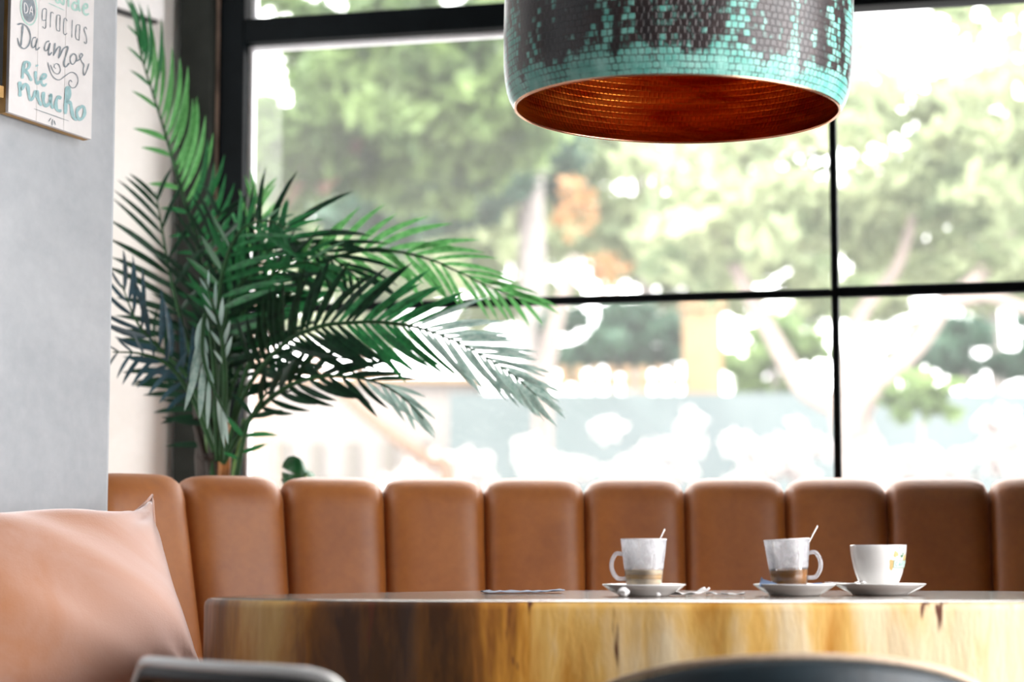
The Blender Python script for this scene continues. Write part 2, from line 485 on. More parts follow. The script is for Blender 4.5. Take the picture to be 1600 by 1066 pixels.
def lathe(prof, seg=48, uv=False, closed=False):
    V, Fc, UV = [], [], []
    n = len(prof)
    s = 0.0; arc = [0.0]
    for i in range(1, n):
        s += math.hypot(prof[i][0] - prof[i - 1][0], prof[i][1] - prof[i - 1][1]); arc.append(s)
    cols = seg + 1 if uv else seg
    for i, (r, z) in enumerate(prof):
        for k in range(cols):
            a = 2 * math.pi * k / seg
            V.append((r * math.cos(a), r * math.sin(a), z)); UV.append((a * 0.27, arc[i]))
    for i in range(n - 1):
        for k in range(seg):
            k2 = k + 1 if uv else (k + 1) % seg
            Fc.append((i * cols + k, i * cols + k2, (i + 1) * cols + k2, (i + 1) * cols + k))
    if closed:
        for k in range(seg):
            k2 = (k + 1) % seg
            Fc.append(((n - 1) * cols + k, (n - 1) * cols + k2, k2, k))
    return (V, Fc, UV) if uv else (V, Fc)
def fixn(o):
    bm = bmesh.new(); bm.from_mesh(o.data)
    bmesh.ops.recalc_face_normals(bm, faces=bm.faces[:])
    bm.to_mesh(o.data); bm.free()
    return o

# ================================================================== THE ROOM
CEIL = 3.15
# window wall: runs from the left corner, coming nearer to the right
WA = math.radians(13.7)
WO = Vector((0, 5.22, 0))
Wu = Vector((math.cos(WA), -math.sin(WA), 0)); Wn = Vector((math.sin(WA), math.cos(WA), 0))
def win(px, py):
    p = on_plane(px, py, WO, Wn); return (p - WO).dot(Wu), p.z
RX = 1.80                                            # face of the pier on the right
# left walls
LA = math.radians(57.5)
Lu = Vector((math.cos(LA), math.sin(LA), 0)); Ln = Vector((math.sin(LA), -math.cos(LA), 0))
LC = P(182, 300, 4.0); LC.z = 0                      # visible outer corner of the near wall
uc = win(289, 400)[0]
CORN = WO + Wu * uc                                  # corner of recess wall and window wall
def room_poly():
    far_l = LC - Lu * 8.9
    return [CORN + Wu * -0.9 + Wn * 0.0, WO + Wu * 2.1, (RX + .4, 4.6, 0), (2.2, 3.2, 0), (2.2, -3.6, 0), (far_l.x - .3, -3.6, 0), (far_l.x - .3, far_l.y, 0), (-2.4, 3.2, 0)]
rp = [(p[0], p[1]) for p in room_poly()]
v, f = prism(rp, -0.12, 0.0); struct(obj('floor', v, f, 'floor', smooth=False))
v, f = prism(rp, CEIL, CEIL + 0.15); struct(obj('ceiling', v, f, 'ceiling', smooth=False))
# near wall on the left (a thick grey wall with the signs)
far = LC - Lu * 8.9
q = [LC, far, far - Ln * 0.63, LC - Ln * 0.63]
v, f = prism([(p.x, p.y) for p in q], 0, CEIL); bevel(struct(obj('wall_left', v, f, 'wall_grey', smooth=False)), 0.012, 3)
# recess wall behind it, by the window
a0 = CORN; a1 = CORN - Lu * (((CORN - LC).dot(Lu)) - .004)
q = [a0, a1, a1 - Ln * 0.2, a0 - Ln * 0.2]
v, f = prism([(p.x, p.y) for p in q], 0, CEIL); struct(obj('wall_recess', v, f, 'wall_white', smooth=False))
# unseen partition added to shade the banquette's right end, right wall with a window, rear wall
v, f = box(1.27, 1.37, 3.28, 4.86, 0, CEIL); struct(obj('wall_shade_partition', v, f, 'column_dark', smooth=False))
RWX = 2.0; wy0, wy1, wz0, wz1 = 0.95, 3.30, 0.10, 3.08
parts = [box(RWX, RWX + .2, -3.5, wy0, 0, CEIL), box(RWX, RWX + .2, wy1, 4.80, 0, CEIL), box(RWX, RWX + .2, wy0, wy1, 0, wz0), box(RWX, RWX + .2, wy0, wy1, wz1, CEIL)]
v, f = join(*parts); struct(obj('wall_right', v, f, 'wall_white', smooth=False))
v, f = box(-6, 2.2, -3.6, -3.4, 0, CEIL); struct(obj('wall_rear', v, f, 'wall_grey', smooth=False))
# frame of that window (outside the picture)
w2 = struct(empty('window_2', (RWX + .08, 0, 0)))
for y in (wy0, wy0 + 1.1, wy1 - .05):
    v, f = box(-.03, .03, y, y + .05, wz0, wz1); obj('jamb', v, f, 'frame_black', w2, False)
for z in (wz0, wz1 - .05):
    v, f = box(-.03, .03, wy0 + .05, wy1 - .05, z, z + .05); obj('rail', v, f, 'frame_black', w2, False)
def portal(name, loc, sx, sy, aim):
    d = bpy.data.lights.new(name, 'AREA'); d.shape = 'RECTANGLE'; d.size = sx; d.size_y = sy
    d.cycles.is_portal = True
    o = bpy.data.objects.new(name, d); C.objects.link(o); o.location = loc
    o.rotation_euler = Vector(aim).to_track_quat('-Z', 'Y').to_euler()
portal('portal_right', (RWX + .02, (wy0 + wy1) / 2, (wz0 + wz1) / 2), wy1 - wy0, wz1 - wz0, (-1, 0, 0))

# the big window: an empty turned with its wall; local x along the wall, y outward
W = struct(empty('window_1', WO, -WA), None)
U1 = 1.95
sill, wtop = 0.55, 2.36
uj0, uj1 = win(345, 400)[0], win(384, 400)[0]
um0, um1 = win(1299, 450)[0], win(1311, 450)[0]
zt0 = win(600, 59)[1]; zt1 = win(600, 21)[1]
zb0 = win(1000, 473)[1]; zb1 = win(1000, 460)[1]
zr0 = win(1450, 458)[1]; zr1 = win(1450, 443)[1]
def bar(name, x0, x1, y0, y1, z0, z1, mat='frame_black', bw=0.003):
    v, f = box(x0, x1, y0, y1, z0, z1); return bevel(obj(name, v, f, mat, W, False), bw, 1)
bar('jamb', uj0, uj1, -0.03, 0.05, sill, wtop)
bar('jamb', U1 - .06, U1, -0.03, 0.05, sill, wtop)
bar('head_rail', uj1, U1 - .06, -0.03, 0.05, wtop - .06, wtop)
bar('sill_rail', uj1, U1 - .06, -0.03, 0.05, sill, sill + .06)
bar('transom', uj1, U1 - .06, -0.035, 0.045, zt0, zt1)
bar('mullion', um0, um1, -0.012, 0.012, sill + .06, zt0)
bar('glazing_bar', uj1, um0, -0.010, 0.010, zb0, zb1)
bar('glazing_bar', um1, U1 - .06, -0.011, 0.011, zb0 - .002, zb1 + .004)
umx0, umx1 = um0, um1
bar('mullion', umx0, umx1, -0.012, 0.012, zt1, wtop - .06)
# pale glazing beads round the left light
bt = 0.012
bar('glazing_bead', uj1, um0, 0.005, 0.03, zt0 - bt, zt0, 'bead', 0.001)
bar('glazing_bead', uj1, uj1 + bt, 0.005, 0.03, sill + .06, zt0 - bt, 'bead', 0.001)
bar('glazing_bead', uj1 + .018, um0, 0.005, 0.03, zt1, zt1 + .010, 'bead', 0.001)
bar('glazing_bead', uj1 + .006, uj1 + .018, 0.005, 0.03, zt1, wtop - .06, 'bead', 0.001)
for (x0, x1, z0, z1) in ((uj1 + bt, um0, zb1, zt0 - bt), (uj1 + bt, um0, sill + .06, zb0), (um1, U1 - .06, zb1 + .004, zt0), (um1, U1 - .06, sill + .06, zb0 - .002),
                         (uj1 + .018, um0, zt1 + .01, wtop - .06), (um1, U1 - .06, zt1, wtop - .06)):
    v, f = box(x0, x1, 0.0145, 0.0185, z0, z1)
    obj('glass_pane', v[:4] + v[4:], [(0, 1, 5, 4)], 'pane', W, False)
# wall above and below, and the dark column between window and recess wall
v, f = join(box(uc - .9, U1 + .3, -.06, .14, 0, sill), box(uc - .9, U1 + .3, -.06, .14, wtop, CEIL), box(U1, U1 + .3, -.06, .14, sill, wtop))
wb = struct(obj('wall_back', v, f, 'wall_white', smooth=False)); wb.location = WO; wb.rotation_euler = (0, 0, -WA)
v, f = box(uc + .004, uj0 - .006, -.075, .10, 0, CEIL)
cb = struct(obj('trim_1', v, f, 'column_dark', smooth=False)); cb.location = WO; cb.rotation_euler = (0, 0, -WA); bevel(cb, .006)
v, f = box(uj0 - .006, uj0 - .001, -.035, .08, sill, CEIL)  # lit edge beside the jamb, put in as a paler strip
cb = struct(obj('trim_2', v, f, 'trim_brown', smooth=False)); cb.location = WO; cb.rotation_euler = (0, 0, -WA)
portal('portal_front', WO + Wn * 0.2 + Wu * .55 + Vector((0, 0, 1.42)), 2.7, 1.8, -Wn)
#@@OBJECTS

# ================================================================== BANQUETTE
SZ = 0.958
CW = 0.2125
rights = [1.0, 3.0, 5.0, 7.5, 11]            # turn towards the viewer, going right
lefts = [2.5, 7.0, 14.0, 26.0, 42.0]           # the same, going left
p0 = P(913, 762, 4.50); p0.z = 0
seams = [p0]
q = p0.copy()
for a in rights:
    a = math.radians(a); q = q + Vector((math.cos(a), -math.sin(a), 0)) * CW; seams.append(q)
q = p0.copy()
for a in lefts:
    a = math.radians(a); q = q + Vector((-math.cos(a), -math.sin(a), 0)) * CW; seams.insert(0, q)
nsm = len(seams)
snorm = []
for i in range(nsm):
    t = (seams[min(i + 1, nsm - 1)] - seams[max(i - 1, 0)]).normalized()
    snorm.append(Vector((t.y, -t.x, 0)))             # towards the room
sofa = empty('banquette', (seams[5].x, seams[7].y, 0))
tag(sofa, 'curved tan leather banquette with vertical channels below the window', 'sofa')
# profile of the back: (offset towards room, height)
prof = []
RECL = 0.30
for k in range(9):
    z = 0.40 + (SZ - 0.055 - 0.40) * k / 8
    prof.append((RECL * (SZ - z), z))
rr = 0.05
for k in range(1, 10):
    a = math.pi * k / 9
    prof.append((RECL * 0.055 - rr + rr * math.cos(a) - 0.004 * k / 9, SZ - 0.055 + rr * math.sin(a) * 1.1))
xb = prof[-1][0]
for z in (0.7, 0.45, 0.1): prof.append((xb, z))
NS = 20
for i in range(nsm - 1):
    V, Fc = [], []
    for (off, z) in prof: pass
    npf = len(prof)
    for j, (off, z) in enumerate(prof):
        a = prof[max(j - 1, 0)]; b = prof[min(j + 1, npf - 1)]
        tx, tz = b[0] - a[0], b[1] - a[1]; L = math.hypot(tx, tz)
        no, nz = tz / L, -tx / L                     # outward normal of the profile
        for k in range(NS + 1):
            s = k / NS
            base = seams[i].lerp(seams[i + 1], s); nn = snorm[i].lerp(snorm[i + 1], s).normalized()
            e = abs(2 * s - 1)
            top = 1.0 if z > SZ - 0.12 else 0.85
            bulge = (0.020 * top) * (1 - e ** 5) - 0.014 * (e ** 24)
            if j >= npf - 3: bulge *= 0.2
            p = base + nn * (off + no * bulge); zz = z + nz * bulge
            V.append((p.x - sofa.location.x, p.y - sofa.location.y, zz))
    for j in range(npf - 1):
        for k in range(NS):
            a = j * (NS + 1) + k
            Fc.append((a, a + 1, a + NS + 2, a + NS + 1))
    Fc.append(tuple(j * (NS + 1) for j in range(npf))); Fc.append(tuple(j * (NS + 1) + NS for j in range(npf))[::-1])
    fixn(obj('back_channel', V, Fc, 'leather', sofa))
def offs(o):
    return [seams[i] + snorm[i] * o - sofa.location for i in range(nsm)]
def strip(o0, o1, z0, z1):
    A, B = offs(o0), offs(o1); n = len(A)
    V = [(p.x, p.y, z) for z in (z0, z1) for p in A] + [(p.x, p.y, z) for z in (z0, z1) for p in B]
    Fc = []
    for i in range(n - 1):
        Fc += [(i, i + 1, n + i + 1, n + i), (n + i, n + i + 1, 3 * n + i + 1, 3 * n + i), (2 * n + i, 3 * n + i, 3 * n + i + 1, 2 * n + i + 1), (i, 2 * n + i, 2 * n + i + 1, i + 1)]
    Fc += [(0, n, 3 * n, 2 * n), (n - 1, 3 * n - 1, 4 * n - 1, 2 * n - 1)]
    return V, Fc
v, f = strip(0.15, 0.60, 0.33, 0.45); bevel(fixn(obj('seat', v, f, 'leather', sofa, False)), 0.03, 4)
wa, wb_ = LC + Ln * .03 - Lu * .02, LC + Ln * .03 - Lu * 1.5
q4 = [wa, wb_, wb_ + Ln * .52, wa + Ln * .52]
v, f = prism([(p.x - sofa.location.x, p.y - sofa.location.y) for p in q4], .33, .445); bevel(fixn(obj('side_seat', v, f, 'leather', sofa, False)), .03, 4)
v, f = prism([((p.x * .98 + .0 - sofa.location.x), p.y - sofa.location.y) for p in q4], 0, .325); fixn(obj('side_plinth', v, f, 'bark_dark', sofa, False))
v, f = strip(-0.06, 0.54, 0.0, 0.325); fixn(obj('plinth', v, f, 'bark_dark', sofa, False))

# ================================================================== CUSHION
def pillow(name, TL, TR, BL, BR, thick, mat, label, sag=0.05):
    n = 40
    ctr = (TL + TR + BL + BR) / 4
    U = (TR - TL + BR - BL).normalized(); Vv = (TL - BL + TR - BR).normalized(); N = U.cross(Vv).normalized()
    if N.y > 0: N = -N
    V, Fc = [], []
    def pt(a, b, side):
        x, y = 2 * a - 1, 2 * b - 1
        xs = x * (1 - 0.13 * (1 - y * y) * abs(x) ** 2); ys = y * (1 - 0.30 * (1 - abs(x) ** 3.5) * abs(y) ** 2)
        p = TL.lerp(TR, (xs + 1) / 2).lerp(BL.lerp(BR, (xs + 1) / 2), 1 - (ys + 1) / 2)
        h = ((1 - abs(x) ** 2.6) * (1 - abs(y) ** 2.6)) ** 0.66 * thick
        # creases that run in from the corners and the top edge
        w = 0
        for cx, cy, a0 in ((1, 1, 0.0), (-1, 1, 1.2), (1, -1, 2.0)):
            dx, dy = x - cx, y - cy; r = math.hypot(dx, dy); ang = math.atan2(dy, dx)
            w += 0.0105 * math.sin(ang * 15 + a0 + 2.0 * r) * math.exp(-((r - 0.35) / 0.30) ** 2)
        w += 0.008 * math.sin(x * 3 + y * 9 + 1.5 * math.sin(3 * x)) * (1 - y * y) * (1 - x * x)
        h += w * ((1 - x ** 4) * (1 - y ** 4)) ** 0.4
        return p + N * h * (1 if side else -0.7)
    idx = {}
    for side in (1, 0):
        for i in range(n + 1):
            for j in range(n + 1):
                edge = i in (0, n) or j in (0, n)
                if edge and side == 0: idx[(0, i, j)] = idx[(1, i, j)]; continue
                idx[(side, i, j)] = len(V); V.append(pt(i / n, j / n, side) - ctr0)
        for i in range(n):
            for j in range(n):
                q = (idx[(side, i, j)], idx[(side, i + 1, j)], idx[(side, i + 1, j + 1)], idx[(side, i, j + 1)])
                Fc.append(q if side else q[::-1])
    o = empty(name, ctr0)
    tag(o, label, 'cushion')
    fixn(obj('cover', V, Fc, mat, o))
    path = [V[idx[(1, i, n)]] for i in range(n + 1)] + [V[idx[(1, n, j)]] for j in range(n - 1, -1, -1)] + [V[idx[(1, i, 0)]] for i in range(n - 1, -1, -1)] + [V[idx[(1, 0, j)]] for j in range(1, n)]
    v2, f2 = tube(path + [path[0]], 0.0028, 6, False); obj('edge_seam', v2, f2, mat, o)
    return o
TL, TR, BL, BR = P(-230, 782, 3.40), P(238, 774, 3.93), P(-150, 1190, 3.20), P(372, 1172, 3.50)
ctr0 = (BL + BR) / 2
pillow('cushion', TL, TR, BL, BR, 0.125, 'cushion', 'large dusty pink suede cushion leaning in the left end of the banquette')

# ================================================================== TABLE
TZ = 0.748
table = empty('slab_table', (0, 3.45, 0))
tag(table, 'thick live-edge wooden slab table in front of the banquette', 'table')
outl = [(-.473, 3.34), (-.445, 3.21), (-.34, 3.11), (-.15, 3.055), (.1, 3.01), (.4, 2.985), (.75, 2.99), (1.0, 3.02), (1.15, 3.12), (1.22, 3.35),
        (1.17, 3.62), (1.0, 3.80), (.75, 3.90), (.4, 3.95), (0, 3.93), (-.2, 3.76), (-.37, 3.55)]
ol = catmull([(x, y - 3.45, 0) for x, y in outl], 14, True)
no = len(ol)
on = []
for i in range(no):
    t = (ol[(i + 1) % no] - ol[i - 1]).normalized(); on.append(Vector((t.y, -t.x, 0)))
TH = 0.29
rings = [(-0.016, 0.0), (-0.006, -0.0025), (-0.001, -0.008), (0.0, -0.014)] + [(0.0, -0.014 - (TH - 0.024) * k / 9) for k in range(1, 10)] + [(-0.012, -TH)]
V, Fc, mi = [], [], []
for j, (o_, dz) in enumerate(rings):
    for i in range(no):
        p = ol[i]
        w = mnoise.noise(Vector((p.x * 5, p.y * 5, dz * 0.9))) * 0.016 + mnoise.noise(Vector((p.x * 17, p.y * 17, dz * 2.5 + 5))) * 0.006
        if j == 0: w *= 0.9
        q = p + on[i] * (o_ + w)
        V.append((q.x, q.y, TZ + dz + (0 if j < 2 else 0.0)))
for j in range(len(rings) - 1):
    for i in range(no):
        i2 = (i + 1) % no
        Fc.append((j * no + i, (j + 1) * no + i, (j + 1) * no + i2, j * no + i2)); mi.append(0 if j < 1 else 1)
Fc.append(tuple(range(no))); mi.append(0)
k0 = (len(rings) - 1) * no
Fc.append(tuple(range(k0, k0 + no))[::-1]); mi.append(1)
slab = fixn(obj('slab', V, Fc, ['wood_top', 'wood_side'], table, True, midx=mi))
slab.data.polygons[len(Fc) - 1].use_smooth = False; slab.data.polygons[len(Fc) - 2].use_smooth = False
for x in (-.1, .85):
    for y in (-.2, .25):
        v, f = tube([(x, y, TZ - TH + .005), (x, y, 0)], 0.03, 12); obj('leg', v, f, 'frame_black', table)

# ================================================================== PENDANT LAMP
lc = P(1057, 173, 3.35)
lamp = empty('pendant_lamp', lc)
lamp.rotation_euler = (0, math.radians(1.3), 0)
tag(lamp, 'large hammered copper dome pendant with green patina outside and orange inside', 'lamp')
SC = 3.35 / F * 1.01
def px2(r): return r * SC
oprof = [(256, 0), (259, 5), (264, 14), (268, 26), (271, 42), (273, 60), (274, 85), (274.5, 120), (274.5, 160), (274, 200), (271, 240), (263, 285), (249, 325), (228, 360), (198, 392), (160, 418), (115, 437), (70, 448), (30, 452)]
op = [(px2(r), px2(z)) for r, z in oprof]
dense = []
for i in range(len(op) - 1):
    for k in range(3): t = k / 3; dense.append((op[i][0] * (1 - t) + op[i + 1][0] * t, op[i][1] * (1 - t) + op[i + 1][1] * t))
dense.append(op[-1])
v, f, uv = lathe(dense, 128, True)
obj('shade', v, f, 'patina', lamp, uvs=uv)
ip = [(r - 0.004, z + 0.0005) for r, z in dense]
v, f, uv = lathe(ip, 128, True)
obj('inner_lining', v, f, 'copper_in', lamp, uvs=uv)
rimpath = [(op[0][0] * math.cos(2 * math.pi * k / 96) - 0.002 * math.cos(2 * math.pi * k / 96), (op[0][0] - .002) * math.sin(2 * math.pi * k / 96), 0) for k in range(97)]
v, f = tube(rimpath, 0.0024, 8, False); obj('rim', v, f, 'copper_rim', lamp)
ztop = op[-1][1]
v, f = lathe([(0.0, ztop + .055), (.02, ztop + .055), (.032, ztop + .04), (.036, ztop - .004), (0.0, ztop - .004)], 24); obj('cap', v, f, 'patina', lamp)
v, f = tube([(0, 0, ztop + .05), (0, 0, (CEIL - lc.z) * 0.999)], 0.004, 8); obj('cable', v, f, 'frame_black', lamp)
v, f = lathe([(0.0, ztop - .085), (.02, ztop - .085), (.021, ztop - .005), (0.0, ztop - .005)], 20); obj('socket', v, f, 'frame_black', lamp)

# ================================================================== CUPS, SAUCERS, SMALL THINGS
def on_table(px, d):
    p = P(px, 900, d); p.z = TZ + 0.0006; return p
def saucer(px, d, r, label):
    o = empty('saucer', on_table(px, d)); tag(o, label, 'saucer', None)
    fr = r * 0.60
    prof = [(0, 0.0045), (fr - .004, 0.0035), (fr - .002, 0.0), (fr, 0.0), (fr + .003, 0.003), (r * .82, .0085), (r - .001, .0165), (r, .0178), (r - .0015, .0186), (r * .80, .0118), (r * .52, .0078), (r * .50, .0070), (0, .0070)]
    v, f = lathe(prof, 64); s = fixn(obj('dish', v, f, 'porcelain', o))
    return o
def handle(o, ang, pts, rad, mat, parent):
    c, s = math.cos(ang), math.sin(ang)
    path = catmull([(x * c, x * s, z) for x, z in pts], 6)
    v, f = tube(path, rad, 10); return obj('handle', v, f, mat, parent)
def film_mug(film, clear, zl):
    m = NT('latte_glass')
    tc = m.n('ShaderNodeTexCoord'); sep = m.n('ShaderNodeSeparateXYZ'); m.link(tc.outputs['Object'], sep.inputs[0])
    mp = m.n('ShaderNodeMapping'); mp.inputs['Scale'].default_value = (1, 1, .45); m.link(tc.outputs['Object'], mp.inputs[0])
    f = m.noise(mp.outputs[0], 70, 5, 0.7, 1.2)
    mr = m.n('ShaderNodeMapRange'); m.link(sep.outputs[2], mr.inputs['Value'])
    mr.inputs['From Min'].default_value = zl; mr.inputs['From Max'].default_value = zl + .004
    mr.inputs['To Min'].default_value = clear; mr.inputs['To Max'].default_value = film
    amt = m.math('MULTIPLY', mr.outputs[0], m.ramp(f, [(0.38, (.30,) * 3), (0.62, (1.0,) * 3)]), True)
    t = m.n('ShaderNodeBsdfTransparent'); t.inputs[0].default_value = (.96, .97, .98, 1)
    gl = m.n('ShaderNodeBsdfGlossy'); gl.inputs['Roughness'].default_value = 0.04
    fr = m.n('ShaderNodeFresnel'); fr.inputs[0].default_value = 1.5
    a = m.n('ShaderNodeMixShader'); m.link(fr.outputs[0], a.inputs[0]); m.link(t.outputs[0], a.inputs[1]); m.link(gl.outputs[0], a.inputs[2])
    d = m.n('ShaderNodeBsdfDiffuse'); d.inputs[0].default_value = (.82, .82, .84, 1)
    tr = m.n('ShaderNodeBsdfTranslucent'); tr.inputs[0].default_value = (.84, .84, .87, 1)
    b = m.n('ShaderNodeMixShader'); b.inputs[0].default_value = .5; m.link(d.outputs[0], b.inputs[1]); m.link(tr.outputs[0], b.inputs[2])
    c = m.n('ShaderNodeMixShader'); m.link(amt, c.inputs[0]); m.link(a.outputs[0], c.inputs[1]); m.link(b.outputs[0], c.inputs[2])
    m.link(c.outputs[0], m.out.inputs[0])
    return m.m
def glass_mug(px, d, hang, label, tilt, layers, mat):
    p = on_table(px, d); p.z = TZ + 0.0082
    o = empty('glass_mug', p); o.rotation_euler = (0, tilt, 0); tag(o, label, 'mug')
    rb, rt, H = 0.0270, 0.0365, 0.0812
    out = [(0, 0), (rb - .002, 0), (rb, .002)] + [(rb + (rt - rb) * t, .002 + (H - .002) * t) for t in (.1, .25, .4, .55, .7, .85, .97)] + [(rt, H)]
    inn = [(rt - .0024, H), (rt - .0026, H - .002)] + [(rb + (rt - rb) * t - .0026, .002 + (H - .002) * t) for t in (.9, .7, .5, .3, .16)] + [(rb - .004, .0095), (0, .009)]
    v, f = lathe(out + inn, 48); fixn(obj('body', v, f, mat, o))
    v, f = lathe([(rt - .0030, H - .0004), (rt - .0022, H + .0008), (rt - .0004, H + .0006), (rt + .0004, H - .0006)], 48, closed=True); fixn(obj('rim', v, f, 'ink_white', o))
    handle(o, hang, [(.0335, .058), (.044, .058), (.0505, .046), (.0500, .032), (.042, .020), (.029, .019)], 0.0034, MAT['mug_film'], o)
    for z0, z1, cm in layers:
        def ri(z): return rb + (rt - rb) * (z - .002) / (H - .002) - .0009
        v, f = lathe([(0, z0), (ri(z0), z0), (ri(z1), z1), (0, z1)], 40); fixn(obj('coffee', v, f, cm, o))
    return o
M1 = film_mug(0.72, 0.20, .033); M2 = film_mug(0.50, 0.05, .0335)
saucer(1006, 3.35, 0.0662, 'white saucer under the pale milky glass mug on the slab table')
glass_mug(1006, 3.35, math.pi * 1.02, 'glass mug with pale milky coffee rest, handle to the left', 0.0,
          [(.0095, .0185, 'coffee_pale'), (.0187, .0255, 'coffee_tan'), (.0257, .033, 'coffee_pale')], M1)
saucer(1241, 3.37, 0.0655, 'white saucer with blue paper scraps under the dark coffee glass mug')
glass_mug(1234, 3.37, -0.06, 'glass mug with brown coffee at the bottom, handle to the right', math.radians(-3.0),
          [(.0095, .0325, 'coffee')], M2)
# porcelain cup
s3 = saucer(1375, 3.42, 0.0735, 'white saucer under the printed porcelain cup, rightmost on the table')
cp = on_table(1373, 3.42); cp.z = TZ + .0083
cup = empty('coffee_cup', cp); tag(cup, 'white porcelain coffee cup with green and beige printed label', 'cup')
cprof = [(0, .002), (.019, .002), (.020, 0), (.023, 0), (.024, .003), (.0285, .008), (.0335, .016), (.0375, .026), (.0405, .038), (.0430, .050), (.0446, .062), (.0452, .0705), (.0448, .0725), (.0436, .0725),
         (.0424, .068), (.0405, .050), (.037, .034), (.031, .018), (.022, .008), (0, .006)]
v, f = lathe(cprof, 64); fixn(obj('body', v, f, 'porcelain', cup))
handle(cup, math.radians(80), [(.043, .056), (.056, .058), (.064, .048), (.058, .034), (.039, .030)], .0035, 'porcelain', cup)
def cup_r(z):
    for i in range(5, 11):
        a, b = cprof[i], cprof[i + 1]
        if a[1] <= z <= b[1]: return a[0] + (b[0] - a[0]) * (z - a[1]) / (b[1] - a[1])
    return .044
def cup_pt(deg, z, lift=.0004):
    a = math.radians(deg); r = cup_r(z) + lift
    return Vector((r * math.sin(a), -r * math.cos(a), z))
def cup_patch(name, deg0, deg1, z0, z1, mat, lift):
    n = 8; V = [cup_pt(deg0 + (deg1 - deg0) * i / n, z, lift) for z in (z0, (z0 + z1) / 2, z1) for i in range(n + 1)]
    Fc = [(j * (n + 1) + i, j * (n + 1) + i + 1, (j + 1) * (n + 1) + i + 1, (j + 1) * (n + 1) + i) for j in (0, 1) for i in range(n)]
    return obj(name, V, Fc, mat, cup)
def cup_blob(name, deg, z, rd, rz, mat, lift, seed=0):
    V = [cup_pt(deg, z, lift)]
    n = 18
    for ring in (.5, 1):
        for k in range(n):
            a = 2 * math.pi * k / n; w = 1 + .18 * math.sin(3 * a + seed) + .1 * math.sin(5 * a + 2 * seed)
            V.append(cup_pt(deg + rd * ring * w * math.cos(a), z + rz * ring * w * math.sin(a), lift))
    Fc = [(0, 1 + k, 1 + (k + 1) % n) for k in range(n)] + [(1 + k, 1 + n + k, 1 + n + (k + 1) % n, 1 + (k + 1) % n) for k in range(n)]
    return obj(name, V, Fc, mat, cup)
def cup_stroke(name, strokes, w, mat, lift):
    V, Fc = [], []
    for st in strokes:
        st = [Vector((a, z * 1000, 0)) for a, z in st]
        dens = []
        for i in range(len(st) - 1):
            for k in range(3): dens.append(st[i].lerp(st[i + 1], k / 3))
        dens.append(st[-1])
        for i, p in enumerate(dens):
            t = dens[min(i + 1, len(dens) - 1)] - dens[max(i - 1, 0)]
            t = Vector((t.x * .75, t.y, 0)).normalized(); nn = Vector((-t.y, t.x, 0)) * w
            for s in (-1, 1):
                V.append(cup_pt(p.x + s * nn.x / .75, (p.y + s * nn.y) / 1000, lift))
            if i:
                b = len(V) - 4; Fc.append((b, b + 1, b + 3, b + 2))
    return obj(name, V, Fc, mat, cup)
cup_blob('printed_spot', 21, .041, 7, .0085, 'print_beige', .0003, 1.0)
cup_blob('printed_spot', 29, .0575, 6.5, .0050, 'print_beige', .0003, 2.0)
cup_blob('printed_spot', 62, .052, 8, .0052, 'print_beige', .0003, 3.0)
cup_blob('printed_spot', 38, .068, 3, .0014, 'print_mint', .0003, 3.0)
cup_blob('printed_spot', 52, .066, 3, .0014, 'print_mint', .0003, 1.0)
cup_blob('printed_leaf', 47, .0545, 5, .0024, 'print_green', .0005, .5)
cup_blob('printed_leaf', 51, .0580, 2.5, .0030, 'print_green', .0005, .2)
cup_patch('label_ground', 25, 86, .0360, .0475, 'print_ground', .0005)
cup_stroke('label_border', [[(25, .0360), (25, .0475)], [(25, .0475), (40, .0475), (55, .0475), (70, .0475), (86, .0475)], [(25, .0360), (40, .0360), (55, .0360), (70, .0360), (86, .0360)]], .42, 'print_green', .0007)
z0, z1 = .0385, .0450; zm = (z0 + z1) / 2
def adv(a0, pts): return [(a0 + a * 8.5, z0 + (z1 - z0) * b) for a, b in pts]
txt = [adv(29, [(.8, .85), (.5, 1), (.1, .8), (0, .5), (.1, .2), (.5, 0), (.8, .15)]),
       adv(39, [(0, 0), (.4, 1), (.8, 0)]), adv(39, [(.15, .35), (.65, .35)]),
       adv(49.5, [(0, 0), (0, 1), (.7, 1)]), adv(49.5, [(0, .55), (.55, .55)]),
       adv(58.5, [(.7, 0), (0, 0), (0, 1), (.7, 1)]), adv(58.5, [(0, .5), (.55, .5)]), adv(58.5, [(.1, 1.32), (.5, 1.15)]),
       adv(68.5, [(0, 0), (0, 1), (.6, .9), (.6, .6), (0, .5), (.75, .35), (.75, .1), (0, 0)])]
cup_stroke('label_lettering', txt, .48, 'print_mint', .0009)
cup_stroke('label_lettering', [[(29 + 4 * k, .0335), (31.5 + 4 * k, .0335)] for k in range(10)], .55, 'print_mint', .0006)
cup_stroke('label_lettering', [[(42, .0265), (48, .0265)]], .4, 'print_mint', .0006)
